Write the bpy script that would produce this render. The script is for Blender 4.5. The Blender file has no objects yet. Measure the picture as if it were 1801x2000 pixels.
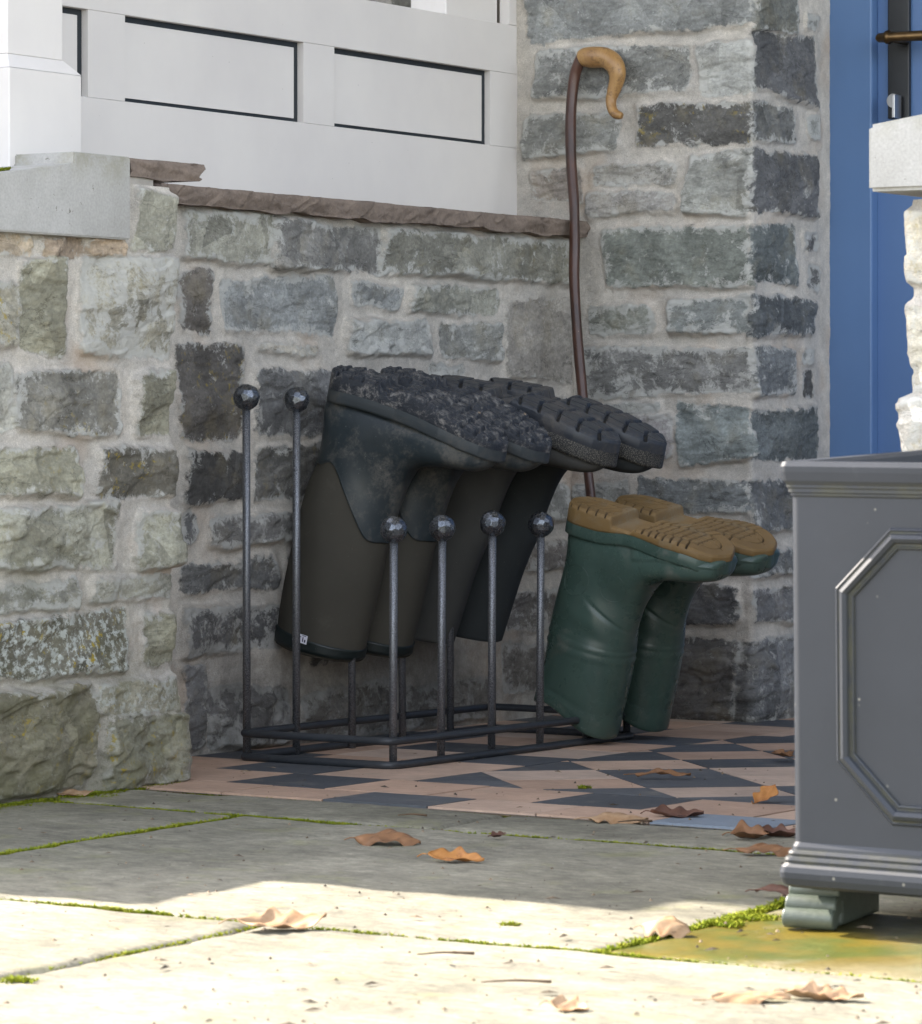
import bpy, bmesh, math, random
import numpy as np
from mathutils import Vector, Matrix
from mathutils.bvhtree import BVHTree
sc = bpy.context.scene
COL = sc.collection
rad = math.radians
# ------------------------------------------------------------------ camera, sky, sun, exposure
H = 0.467                      # eye height (m)
F = 7100.0; CX = 900.0; CY = 815.0; TH = rad(32.4)
ct, st = math.cos(TH), math.sin(TH)
cd = bpy.data.cameras.new('camera'); cam = bpy.data.objects.new('camera', cd); COL.objects.link(cam)
cam.location = (0, 0, H); cam.rotation_euler = (math.pi / 2, 0, TH)
cd.sensor_width = 36; cd.lens = F / 2000 * 36; cd.shift_y = -(1000 - CY) / 2000; cd.shift_x = 0
cd.clip_start = 0.05; cd.clip_end = 500
cd.dof.use_dof = True; cd.dof.focus_distance = 5.15; cd.dof.aperture_fstop = 24
sc.camera = cam
w = bpy.data.worlds.new('World'); sc.world = w; w.use_nodes = True
SUN_EL = rad(38); SUN_DIR = Vector((1.0, .0005, 0))   # horizontal travel of the rays
nt = w.node_tree; bg = nt.nodes['Background']
sky = nt.nodes.new('ShaderNodeTexSky'); sky.sky_type = 'NISHITA'; sky.sun_disc = False
sky.sun_elevation = SUN_EL; sky.sun_rotation = math.atan2(-SUN_DIR.x, -SUN_DIR.y)
sky.air_density = 1.0; sky.dust_density = 1.5; sky.ozone_density = 1.0
hs = nt.nodes.new('ShaderNodeHueSaturation'); hs.inputs['Saturation'].default_value = .50     # sky desaturated by hand, standing in for white balance
tt = nt.nodes.new('ShaderNodeMix'); tt.data_type = 'RGBA'; tt.blend_type = 'MULTIPLY'; tt.inputs[0].default_value = 1; tt.inputs[7].default_value = (1.05, 1.0, .96, 1)
nt.links.new(sky.outputs[0], hs.inputs['Color']); nt.links.new(hs.outputs[0], tt.inputs[6]); nt.links.new(tt.outputs[2], bg.inputs[0]); bg.inputs[1].default_value = 0.15
sd = bpy.data.lights.new('sun', 'SUN'); sd.energy = 3.5; sd.angle = rad(0.55); sd.color = (1.0, 0.90, 0.78)
sun = bpy.data.objects.new('sun', sd); COL.objects.link(sun)
d = Vector((SUN_DIR.x * math.cos(SUN_EL), SUN_DIR.y * math.cos(SUN_EL), -math.sin(SUN_EL)))
sun.rotation_euler = d.to_track_quat('-Z', 'Y').to_euler()
sc.view_settings.view_transform = 'Standard'; sc.view_settings.look = 'None'
sc.view_settings.exposure = 2.42; sc.view_settings.gamma = 1.0
sc.cycles.max_bounces = 6; sc.cycles.diffuse_bounces = 4

# ------------------------------------------------------------------ helpers: photo pixel -> place
def ray(px, py):
    a = (px - CX) / F
    return Vector((-st + a * ct, ct + a * st, (CY - py) / F))
def onf(px, py, z=0.0):
    r = ray(px, py); k = (z - H) / r.z; return Vector((r.x * k, r.y * k, z))
def onx(px, py, x):
    r = ray(px, py); k = x / r.x; return Vector((x, r.y * k, H + r.z * k))
def ony(px, py, y):
    r = ray(px, py); k = y / r.y; return Vector((r.x * k, y, H + r.z * k))

# ------------------------------------------------------------------ numpy noise
def _h(ix, iy, s):
    n = (ix.astype(np.int64) * 374761393 + iy.astype(np.int64) * 668265263 + s * 1442695041) & 0xffffffff
    n = ((n ^ (n >> 13)) * 1274126177) & 0xffffffff
    return ((n ^ (n >> 16)) & 0xffffff) / float(0xffffff)
def vnoise(x, y, s=0):
    x = np.asarray(x, float); y = np.asarray(y, float)
    ix = np.floor(x); iy = np.floor(y); fx = x - ix; fy = y - iy
    fx = fx * fx * (3 - 2 * fx); fy = fy * fy * (3 - 2 * fy)
    a = _h(ix, iy, s); b = _h(ix + 1, iy, s); c = _h(ix, iy + 1, s); e = _h(ix + 1, iy + 1, s)
    return a + (b - a) * fx + (c - a) * fy + (a - b - c + e) * fx * fy
def fbm(x, y, s=0, o=5, g=0.5):
    t = 0; a = 1; n = 0
    for i in range(o):
        t = t + a * vnoise(x * 2 ** i + i * 17.3, y * 2 ** i + i * 9.1, s + i); n += a; a *= g
    return t / n
def ss(a, b, x):
    t = np.clip((x - a) / (b - a), 0, 1); return t * t * (3 - 2 * t)

# ------------------------------------------------------------------ helpers: objects
def link(name, me, parent=None, mat=None, smooth=False):
    o = bpy.data.objects.new(name, me); COL.objects.link(o)
    if mat: me.materials.append(mat)
    if smooth: me.polygons.foreach_set('use_smooth', [True] * len(me.polygons))
    if parent: o.parent = parent
    return o
def tag(o, label=None, cat=None, group=None, kind=None):
    if label: o['label'] = label
    if cat: o['category'] = cat
    if group: o['group'] = group
    if kind: o['kind'] = kind
    return o
def empty(name, loc=(0, 0, 0), rz=0):
    o = bpy.data.objects.new(name, None); COL.objects.link(o); o.location = loc; o.rotation_euler = (0, 0, rz)
    o.empty_display_size = .05
    return o
def mesh_np(name, V, Fq):
    me = bpy.data.meshes.new(name)
    me.from_pydata([tuple(v) for v in V], [], [tuple(int(i) for i in f) for f in Fq]); me.update(); return me
def grid_mesh(name, P, closed=False):
    """P: (n,m,3) array -> quad grid (closed wraps axis 1)"""
    n, m = P.shape[:2]; me = bpy.data.meshes.new(name)
    idx = np.arange(n * m).reshape(n, m)
    nx = np.roll(idx, -1, 1)
    if not closed: a = idx[:-1, :-1]; b = idx[:-1, 1:]; c = idx[1:, 1:]; e = idx[1:, :-1]
    else: a = idx[:-1]; b = nx[:-1]; c = nx[1:]; e = idx[1:]
    q = np.stack([a, b, c, e], -1).reshape(-1, 4)
    me.vertices.add(n * m); me.vertices.foreach_set('co', P.reshape(-1).astype(np.float32))
    me.loops.add(len(q) * 4); me.loops.foreach_set('vertex_index', q.reshape(-1).astype(np.int32))
    me.polygons.add(len(q)); me.polygons.foreach_set('loop_start', np.arange(0, len(q) * 4, 4, dtype=np.int32))
    me.polygons.foreach_set('use_smooth', np.ones(len(q), bool))
    me.update(calc_edges=True); me.validate(); return me
def fattr(me, name, a):
    at = me.attributes.new(name, 'FLOAT', 'POINT'); at.data.foreach_set('value', np.asarray(a, np.float32).reshape(-1))
def cattr(me, name, a):
    a = np.asarray(a, np.float32).reshape(-1, 3); a = np.concatenate([a, np.ones((len(a), 1), np.float32)], 1)
    at = me.attributes.new(name, 'FLOAT_COLOR', 'POINT'); at.data.foreach_set('color', a.reshape(-1))
def box_bm(bm, lo, hi, bevel=0.0, seg=2):
    r = bmesh.ops.create_cube(bm, size=1.0)
    vs = r['verts']
    for v in vs:
        v.co = Vector([lo[i] + (v.co[i] + .5) * (hi[i] - lo[i]) for i in range(3)])
    if bevel > 0:
        es = set(e for v in vs for e in v.link_edges)
        bmesh.ops.bevel(bm, geom=list(es), offset=bevel, segments=seg, affect='EDGES', profile=.5)
def bm_obj(name, bm, mat, parent=None, smooth=False):
    bmesh.ops.recalc_face_normals(bm, faces=bm.faces)
    me = bpy.data.meshes.new(name); bm.to_mesh(me); bm.free()
    return link(name, me, parent, mat, smooth)
def box(name, lo, hi, mat, parent=None, bevel=0.002):
    bm = bmesh.new(); box_bm(bm, lo, hi, bevel); return bm_obj(name, bm, mat, parent)
def prism(name, pts, axis_vec, mat, parent=None, bevel=0.0015):
    """pts: closed loop of 3D points, extruded by axis_vec"""
    bm = bmesh.new(); vs = [bm.verts.new(p) for p in pts]; f = bm.faces.new(vs)
    r = bmesh.ops.extrude_face_region(bm, geom=[f])
    bmesh.ops.translate(bm, vec=Vector(axis_vec), verts=[g for g in r['geom'] if isinstance(g, bmesh.types.BMVert)])
    if bevel: bmesh.ops.bevel(bm, geom=list(bm.edges), offset=bevel, segments=2, affect='EDGES')
    return bm_obj(name, bm, mat, parent)
def catmull(pts, n):
    P = [np.array(p, float) for p in pts]; P = [2 * P[0] - P[1]] + P + [2 * P[-1] - P[-2]]
    out = []; k = len(P) - 3
    for i in range(n):
        t = i / (n - 1) * k; j = min(int(t), k - 1); u = t - j
        a, b, c, e = P[j:j + 4]
        out.append(.5 * ((2 * b) + (-a + c) * u + (2 * a - 5 * b + 4 * c - e) * u * u + (-a + 3 * b - 3 * c + e) * u ** 3))
    return np.array(out)
def tube_mesh(name, pts, radii, m=16, closed=False, cap=True):
    pts = np.array(pts, float); n = len(pts); rr = np.ones(n) * radii if np.isscalar(radii) else np.array(radii)
    if closed: T = np.roll(pts, -1, 0) - np.roll(pts, 1, 0)
    else: T = np.gradient(pts, axis=0)
    T /= np.linalg.norm(T, axis=1)[:, None]
    up = np.array([0, 0, 1.]) if abs(T[0][2]) < .9 else np.array([1., 0, 0])
    N = np.cross(T[0], up); N /= np.linalg.norm(N); rings = []
    a = np.linspace(0, 2 * np.pi, m, endpoint=False)
    for i in range(n):
        N = N - T[i] * N.dot(T[i]); N /= np.linalg.norm(N); B = np.cross(T[i], N)
        rings.append(pts[i] + rr[i] * (np.cos(a)[:, None] * N + np.sin(a)[:, None] * B))
    V = np.concatenate(rings); Fc = []
    for i in range(n if closed else n - 1):
        i2 = (i + 1) % n
        for j in range(m):
            j2 = (j + 1) % m; Fc.append((i * m + j, i * m + j2, i2 * m + j2, i2 * m + j))
    me = bpy.data.meshes.new(name); fl = [tuple(f) for f in Fc]
    if cap and not closed: fl += [tuple(range(m))[::-1], tuple(range((n - 1) * m, n * m))]
    me.from_pydata([tuple(v) for v in V], [], fl); me.update(); return me

# ------------------------------------------------------------------ helpers: materials
class NB:
    def __init__(s, name):
        s.m = bpy.data.materials.new(name); s.m.use_nodes = True; s.t = s.m.node_tree
        s.b = s.t.nodes['Principled BSDF']; s.co = s.t.nodes.new('ShaderNodeTexCoord').outputs['Object']
    def n(s, ty, **kw):
        x = s.t.nodes.new(ty)
        for k, v in kw.items(): setattr(x, k, v)
        return x
    def put(s, sock, v):
        if isinstance(v, bpy.types.NodeSocket): s.t.links.new(v, sock)
        elif isinstance(v, (tuple, list)) and len(v) == 3 and sock.type == 'RGBA': sock.default_value = (*v, 1)
        else: sock.default_value = v
    def noise(s, scale, detail=5, rough=.6, stretch=None, dist=0, ofs=(0, 0, 0)):
        x = s.n('ShaderNodeTexNoise'); c = s.co
        if stretch or any(ofs):
            mp = s.n('ShaderNodeMapping'); s.put(mp.inputs[0], c); mp.inputs['Scale'].default_value = stretch or (1, 1, 1)
            mp.inputs['Location'].default_value = ofs; c = mp.outputs[0]
        s.put(x.inputs['Vector'], c); x.inputs['Scale'].default_value = scale; x.inputs['Detail'].default_value = detail
        x.inputs['Roughness'].default_value = rough; x.inputs['Distortion'].default_value = dist
        return x.outputs['Fac']
    def vor(s, scale, feature='F1', out='Distance'):
        x = s.n('ShaderNodeTexVoronoi', feature=feature); s.put(x.inputs['Vector'], s.co); x.inputs['Scale'].default_value = scale
        return x.outputs[out]
    def mr(s, v, a, b, c=0., e=1., smooth=False):
        x = s.n('ShaderNodeMapRange'); x.interpolation_type = 'SMOOTHSTEP' if smooth else 'LINEAR'
        for i, q in enumerate((v, a, b, c, e)): s.put(x.inputs[i], q)
        return x.outputs[0]
    def math(s, op, a, b=0., c=0.):
        x = s.n('ShaderNodeMath', operation=op)
        for i, q in enumerate((a, b, c)): s.put(x.inputs[i], q)
        return x.outputs[0]
    def mix(s, f, a, b, mode='MIX'):
        x = s.n('ShaderNodeMix', data_type='RGBA', blend_type=mode)
        s.put(x.inputs[0], f); s.put(x.inputs[6], a); s.put(x.inputs[7], b); return x.outputs[2]
    def scale(s, col, f):
        x = s.n('ShaderNodeVectorMath', operation='SCALE'); s.put(x.inputs[0], col); s.put(x.inputs[3], f); return x.outputs[0]
    def attr(s, name, out='Color'):
        x = s.n('ShaderNodeAttribute'); x.attribute_name = name; return x.outputs[out]
    def sep(s, v):
        x = s.n('ShaderNodeSeparateXYZ'); s.put(x.inputs[0], v); return x.outputs
    def bump(s, h, strength=.5, dist=.002, prev=None):
        x = s.n('ShaderNodeBump'); s.put(x.inputs['Height'], h); x.inputs['Strength'].default_value = strength
        x.inputs['Distance'].default_value = dist
        if prev is not None: s.put(x.inputs['Normal'], prev)
        return x.outputs[0]
    def out(s, col, rough=.8, normal=None, metal=0., spec=.5, **kw):
        s.put(s.b.inputs['Base Color'], col); s.put(s.b.inputs['Roughness'], rough); s.put(s.b.inputs['Metallic'], metal)
        s.put(s.b.inputs['Specular IOR Level'], spec)
        if normal is not None: s.put(s.b.inputs['Normal'], normal)
        for k, v in kw.items(): s.put(s.b.inputs[k], v)
        return s.m
def mat_masonry():
    b = NB('masonry'); sdv = b.attr('sd', 'Fac'); sc_ = b.attr('scol'); par = b.sep(b.attr('par'))
    e = b.noise(38, 8, .72); e2 = b.noise(170, 3, .6)
    x = b.math('ADD', b.math('ADD', sdv, .0006), b.math('MULTIPLY', b.math('SUBTRACT', e, .5), .028))
    x = b.math('ADD', x, b.math('MULTIPLY', b.math('SUBTRACT', e2, .5), .005))
    mask = b.mr(x, -.0016, .0016, 1, 0)
    big = b.noise(11, 6, .65, dist=.6); fine = b.noise(230, 4, .7); mid = b.noise(60, 5, .7, stretch=(1, 1, 2.2))
    col = b.scale(sc_, b.mr(big, .3, .7, .95, 1.9)); col = b.scale(col, b.mr(mid, .3, .7, .78, 1.22)); col = b.scale(col, b.mr(fine, .3, .7, .8, 1.22))
    col = b.mix(b.mr(b.noise(17, 5, .6, ofs=(3, 1, 2)), .52, .68, 0, .45), col, b.mix(.5, col, (.30, .25, .14)))
    pt = b.n('ShaderNodeTexVoronoi', feature='F1'); b.put(pt.inputs['Vector'], b.mix(.06, b.co, b.t.nodes.new('ShaderNodeTexNoise').outputs['Color'])); pt.inputs['Scale'].default_value = 13
    pv = b.sep(pt.outputs['Color'])[0]; col = b.scale(col, b.mr(pv, 0, 1, .78, 1.22))
    ck = b.noise(7, 8, .62, stretch=(1, 1, 2.6), dist=.8, ofs=(2, 2, 9)); ckl = b.mr(b.math('ABSOLUTE', b.math('SUBTRACT', ck, .5)), .0, .006, .75, 0); col = b.mix(ckl, col, b.scale(col, .30))
    # lime smears, thick near stone edges
    sm = b.noise(30, 9, .78, ofs=(5, 2, 7), dist=.4)
    edge = b.mr(sdv, -.016, 0, 0, .15)
    thr = b.math('SUBTRACT', b.mr(par[0], 0, 1, .70, .43), edge)
    smf = b.mr(b.math('SUBTRACT', sm, thr), 0, .07)
    col = b.mix(b.math('MULTIPLY', smf, .75), col, (.50, .50, .47))
    spk = b.mr(b.noise(120, 5, .75, ofs=(2, 9, 4)), .60, .68)
    spk = b.math('MULTIPLY', spk, b.mr(b.noise(14, 3, .5, ofs=(8, 8, 1)), .45, .6))
    col = b.mix(b.math('MULTIPLY', spk, .7), col, (.52, .53, .52))
    # yellow lichen
    li = b.math('MULTIPLY', b.mr(b.noise(75, 6, .7, ofs=(1, 4, 9)), .56, .62), b.mr(b.noise(16, 3, .5, ofs=(9, 1, 1)), .48, .6))
    li = b.math('MULTIPLY', li, par[1]); col = b.mix(li, col, (.36, .27, .035))
    wl = b.math('MULTIPLY', b.mr(b.noise(95, 6, .75, ofs=(6, 4, 2)), .50, .56), b.mr(par[1], 1.2, 2.0)); col = b.mix(wl, col, (.52, .55, .52))
    # mortar
    mo = b.mix(b.mr(b.noise(9, 5, .6, ofs=(4, 4, 4)), .35, .65), (.60, .56, .495), (.47, .445, .405))
    mo = b.scale(mo, b.mr(b.noise(700, 2, .5), .3, .7, .78, 1.14)); mo = b.scale(mo, b.mr(b.noise(48, 8, .8, ofs=(5, 5, 2)), .35, .65, .80, 1.12))
    mo = b.mix(b.mr(b.noise(340, 2, .5, ofs=(2, 2, 2)), .72, .76, 0, .7), mo, (.10, .09, .08))
    mo = b.mix(b.mr(b.noise(6, 4, .6, ofs=(7, 3, 3)), .55, .7, 0, .5), mo, (.42, .31, .22))
    c = b.mix(mask, mo, col)
    # damp algae and grime near the ground, own blotchy shape
    al = b.math('MULTIPLY', par[2], b.mr(b.noise(13, 7, .7, ofs=(1, 8, 2)), .38, .6)); 
    c = b.mix(b.math('MULTIPLY', al, .8), c, b.mix(.5, b.scale(c, .8), (.20, .195, .09)))
    gr = b.math('MULTIPLY', b.attr('grime', 'Fac'), b.mr(b.noise(9, 7, .7, ofs=(6, 6, 1)), .25, .62))
    c = b.mix(b.math('MULTIPLY', gr, .8), c, b.mix(.5, b.scale(c, .35), (.055, .05, .042)))
    h = b.math('ADD', b.math('MULTIPLY', b.noise(90, 7, .75), 1.), b.math('MULTIPLY', b.noise(620, 3, .6), .35))
    ledge = b.noise(20, 4, .5, stretch=(1, 1, 3.0), dist=.7)
    ledge = b.math('MULTIPLY', ledge, mask); nrm = b.bump(ledge, .5, .006); nrm = b.bump(ckl, .4, .001, nrm); nrm = b.bump(h, .85, .0028, nrm)
    return b.out(c, .88, nrm, spec=.25)
def mat_plain(name, col, rough=.5, bscale=0, bd=.0005, var=.08, metal=0., spec=.5, vs=40, **kw):
    b = NB(name); c = b.scale(b.mix(0, col, col), b.mr(b.noise(vs, 5, .6), .3, .7, 1 - var, 1 + var))
    n = b.bump(b.noise(bscale, 4, .6), .5, bd) if bscale else None
    return b.out(c, rough, n, metal, spec, **kw)
def mat_white():
    b = NB('white_paint'); c = b.mix(b.mr(b.noise(5, 5, .6), .35, .7), (.70, .675, .65), (.64, .615, .60))
    sp = b.mr(b.vor(75), .03, .06, 1, 0); sp = b.math('MULTIPLY', sp, b.mr(b.noise(60, 2, .5), .60, .64)); c = b.mix(b.math('MULTIPLY', sp, .8), c, (.10, .09, .08))
    st_ = b.mr(b.noise(26, 6, .8, stretch=(1, 1, .35)), .62, .75, 0, .25); c = b.mix(st_, c, (.60, .56, .48))
    return b.out(c, .5, b.bump(b.noise(300, 3, .6), .15, .0003), spec=.3)
def mat_slab():
    b = NB('flagstone'); 
    c = b.mix(b.mr(b.noise(2.6, 6, .6), .35, .65), (.25, .235, .185), (.18, .172, .13))
    c = b.scale(c, b.mr(b.noise(34, 8, .8, stretch=(1, 3, 1)), 0.32, .68, .58, 1.38)); c = b.scale(c, b.mr(b.noise(8, 7, .7, ofs=(7, 2, 0)), .35, .65, .8, 1.15)); c = b.scale(c, b.mr(b.noise(260, 3, .6), .3, .7, .85, 1.15)); c = b.scale(c, b.mr(b.noise(4.5, 14, .82, dist=.3), .38, .62, .68, 1.25))
    c = b.mix(b.mr(b.noise(11, 6, .7, ofs=(3, 3, 0)), .55, .72, 0, .55), c, (.23, .235, .10))
    c = b.mix(b.mr(b.noise(150, 4, .7, ofs=(5, 1, 0)), .70, .74, 0, .7), c, (.07, .065, .05))
    c = b.mix(b.mr(b.noise(120, 3, .7, ofs=(1, 7, 0)), .70, .74, 0, .8), c, (.5, .5, .46))
    jt = b.attr('sd', 'Fac'); j = b.mr(b.math('ADD', jt, b.math('MULTIPLY', b.noise(90, 4, .7), .006)), .0035, .009, 1, 0)
    c = b.mix(j, c, (.06, .065, .035))
    g = b.attr('grime', 'Fac'); gf = b.math('MULTIPLY', g, b.mr(b.noise(10, 6, .65, ofs=(2, 6, 0)), .18, .42))
    c = b.mix(b.math('MINIMUM', gf, .92), c, b.mix(b.mr(b.noise(12, 4, .6), .42, .6), (.135, .098, .004), (.07, .085, .008)))
    wet = b.mr(gf, 0, .8, .72, .30)
    n = b.bump(b.noise(24, 8, .7, stretch=(1, 2, 1)), .7, .004); n = b.bump(b.noise(300, 4, .7), .5, .0008, n)
    return b.out(c, wet, n, spec=.4)
def mat_tile():
    b = NB('floor_tile'); c = b.attr('tcol')
    c = b.scale(c, b.mr(b.noise(9, 5, .6), .3, .7, .82, 1.15)); c = b.scale(c, b.mr(b.noise(45, 7, .75, stretch=(1, 2.6, 1)), .3, .7, .84, 1.14))
    c = b.mix(b.mr(b.noise(20, 6, .7, ofs=(2, 4, 0)), .55, .75, 0, .5), c, (.28, .25, .20))
    c = b.mix(b.mr(b.noise(220, 3, .6, ofs=(4, 4, 0)), .69, .73, 0, .9), c, (.05, .04, .03))
    c = b.mix(b.mr(b.noise(160, 3, .6, ofs=(9, 4, 0)), .71, .76, 0, .8), c, (.5, .48, .45))
    n = b.bump(b.noise(32, 8, .7, stretch=(1, 2.2, 1)), .6, .003); n = b.bump(b.noise(400, 3, .6), .4, .0005, n)
    return b.out(c, .62, n, spec=.4)
def mat_concrete():
    b = NB('cast_concrete'); c = b.mix(b.mr(b.noise(7, 6, .6), .35, .65), (.44, .435, .42), (.35, .345, .325))
    c = b.scale(c, b.mr(b.noise(300, 3, .6), .3, .7, .9, 1.1))
    c = b.mix(b.mr(b.noise(120, 3, .6, ofs=(3, 1, 1)), .69, .73, 0, .8), c, (.12, .12, .09))
    z = b.sep(b.co)[2]; ms = b.math('MULTIPLY', b.mr(z, .75, .79, 0, 1), b.mr(b.noise(22, 6, .7), .45, .65)); c = b.mix(b.math('MULTIPLY', ms, .55), c, (.25, .24, .16))
    return b.out(c, .85, b.bump(b.noise(220, 5, .7), .5, .0012), spec=.25)
def mat_sandstone():
    b = NB('brown_sandstone'); c = b.mix(b.mr(b.noise(18, 7, .7), .35, .65), (.245, .195, .16), (.165, .132, .11))
    c = b.scale(c, b.mr(b.noise(200, 4, .7), .3, .7, .85, 1.15))
    n = b.bump(b.noise(45, 6, .6, dist=1.5), .8, .006); n = b.bump(b.noise(350, 4, .7), .5, .0008, n)
    return b.out(c, .85, n, spec=.2)
def mat_iron():
    b = NB('hammered_iron'); g = b.noise(1300, 2, .6)
    c = b.mix(b.mr(g, .45, .6), (.08, .085, .092), (.30, .31, .335)); 
    return b.out(c, b.mr(g, .3, .7, .62, .34), b.bump(g, .35, .0004), metal=.75, spec=.5)
def mat_ball():
    b = NB('pewter_ball'); c = b.mix(b.mr(b.noise(420, 3, .6), .4, .65), (.10, .11, .125), (.17, .185, .21))
    return b.out(c, b.mr(b.noise(300, 3, .6), .3, .7, .22, .38), b.bump(b.noise(500, 3, .6), .05, .0002), metal=.9)
def mat_rubber(name, col, rough=.45, mud=0., mudcol=(.16, .135, .11), coat=0):
    b = NB(name); c = b.scale(b.mix(0, col, col), b.mr(b.noise(12, 5, .6), .3, .7, .85, 1.15))
    r = b.mr(b.noise(30, 5, .6), .3, .7, rough - .08, rough + .12)
    if mud:
        m = b.math('MULTIPLY', b.mr(b.noise(16, 8, .75), .62 - .25 * mud, .74 - .25 * mud), b.mr(b.noise(170, 4, .7), .3, .6)); c = b.mix(b.math('MULTIPLY', m, .75), c, mudcol)
        r = b.math('ADD', r, b.math('MULTIPLY', m, .3))
    c = b.mix(b.math('MULTIPLY', b.attr('groove_shade', 'Fac'), .8), c, b.scale(c, .10))  # tread grooves darkened in the colour, painted shade
    sp = b.mr(b.noise(420, 2, .5), .73, .76, 0, .5); c = b.mix(sp, c, (.25, .25, .24))
    return b.out(c, r, b.bump(b.noise(500, 3, .6), .12, .0003), spec=.45)
def mat_neo(name, col):
    b = NB(name); c = b.scale(b.mix(0, col, col), b.mr(b.noise(6, 5, .6), .3, .7, .85, 1.15))
    c = b.mix(b.mr(b.noise(500, 2, .5), .74, .77, 0, .6), c, (.2, .2, .18))
    c = b.mix(b.mr(b.noise(20, 7, .75), .6, .75, 0, .25), c, (.13, .12, .10))
    return b.out(c, .85, b.bump(b.noise(1200, 2, .5), .3, .0003), spec=.25)
def mat_sole_mud():
    b = NB('muddy_rubber'); m = b.mr(b.noise(55, 9, .8, dist=.5), .50, .60); mc = b.mix(b.noise(30, 5, .7), (.12, .122, .125), (.36, .34, .31))
    m = b.math('MULTIPLY', m, b.mr(b.noise(150, 4, .8, ofs=(3, 3, 3)), .38, .55, .25, 1)); c = b.mix(m, (.022, .027, .036), mc); c = b.mix(b.mr(b.noise(24, 4, .7, ofs=(4, 1, 1)), .64, .68), c, (.32, .235, .15))
    return b.out(c, b.mr(m, 0, 1, .38, .9), b.bump(b.noise(130, 8, .8), .8, .004), spec=.4)
def mat_planter():
    b = NB('lead_grey'); c = b.mix(b.mr(b.noise(4, 6, .6), .35, .65), (.032, .037, .048), (.024, .028, .036))
    sp = b.math('MULTIPLY', b.mr(b.vor(48), .05, .085, 1, 0), b.mr(b.noise(30, 2, .5), .52, .56)); c = b.mix(b.math('MULTIPLY', sp, .7), c, (.26, .25, .22))
    c = b.mix(b.mr(b.noise(35, 7, .8, stretch=(1, 1, .5)), .6, .75, 0, .25), c, (.10, .105, .11))
    g = b.attr('grime', 'Fac'); c = b.mix(b.math('MULTIPLY', g, b.mr(b.noise(40, 5, .7), .38, .62)), c, (.055, .055, .035))
    return b.out(c, b.mr(b.noise(14, 5, .6), .3, .7, .40, .52), b.bump(b.noise(200, 4, .7), .15, .0004), spec=.38)
def mat_wood():
    b = NB('horn_wood'); c = b.mix(b.mr(b.noise(22, 6, .7, stretch=(1.3, 1.3, .5), dist=1.), .35, .68), (.40, .235, .085), (.24, .125, .045))
    c = b.mix(b.mr(b.noise(60, 6, .75), .52, .66, 0, .85), c, (.12, .06, .025))
    return b.out(c, .38, b.bump(b.noise(80, 4, .6), .2, .0006), spec=.5)
def mat_shank():
    b = NB('hazel_bark'); c = b.mix(b.mr(b.noise(30, 7, .7, stretch=(1, 1, .25)), .35, .65), (.085, .037, .024), (.032, .016, .012))
    c = b.mix(b.mr(b.noise(260, 3, .6), .70, .74), c, (.25, .17, .12))
    return b.out(c, .33, b.bump(b.noise(60, 6, .7, stretch=(1, 1, .4)), .4, .0012), spec=.5)
def mat_leaf(name, c1, c2):
    b = NB(name); c = b.mix(b.mr(b.noise(28, 6, .7), .35, .65), c1, c2); c = b.mix(b.mr(b.noise(130, 4, .7), .62, .7, 0, .7), c, tuple(x * .3 for x in c2))
    m = b.out(c, .6, b.bump(b.noise(150, 5, .7), .6, .0008), spec=.35); return m
MS = mat_masonry(); WH = mat_white(); SLAB = mat_slab(); TILE = mat_tile(); CONC = mat_concrete(); SAND = mat_sandstone()
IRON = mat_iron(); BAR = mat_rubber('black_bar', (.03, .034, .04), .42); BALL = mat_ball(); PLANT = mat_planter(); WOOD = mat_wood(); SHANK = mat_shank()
NAVY = mat_plain('dark_gap', (.012, .018, .024), .6)
BLUE = mat_plain('blue_paint', (.085, .165, .345), .45, 300, .0002, .04, vs=5)
BLUED = mat_plain('blue_frame_paint', (.095, .18, .355), .42, 300, .0002, .04, vs=5)
BLACKM = mat_plain('black_iron', (.012, .014, .017), .35, 200, .0003, .2)
BRONZE = mat_plain('bronze', (.12, .075, .035), .32, 200, .0003, .3, metal=.9)
STEEL = mat_plain('steel', (.5, .5, .5), .3, metal=1.)
MORT = mat_plain('lime_mortar', (.40, .37, .33), .9, 400, .001, .15)

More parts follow.
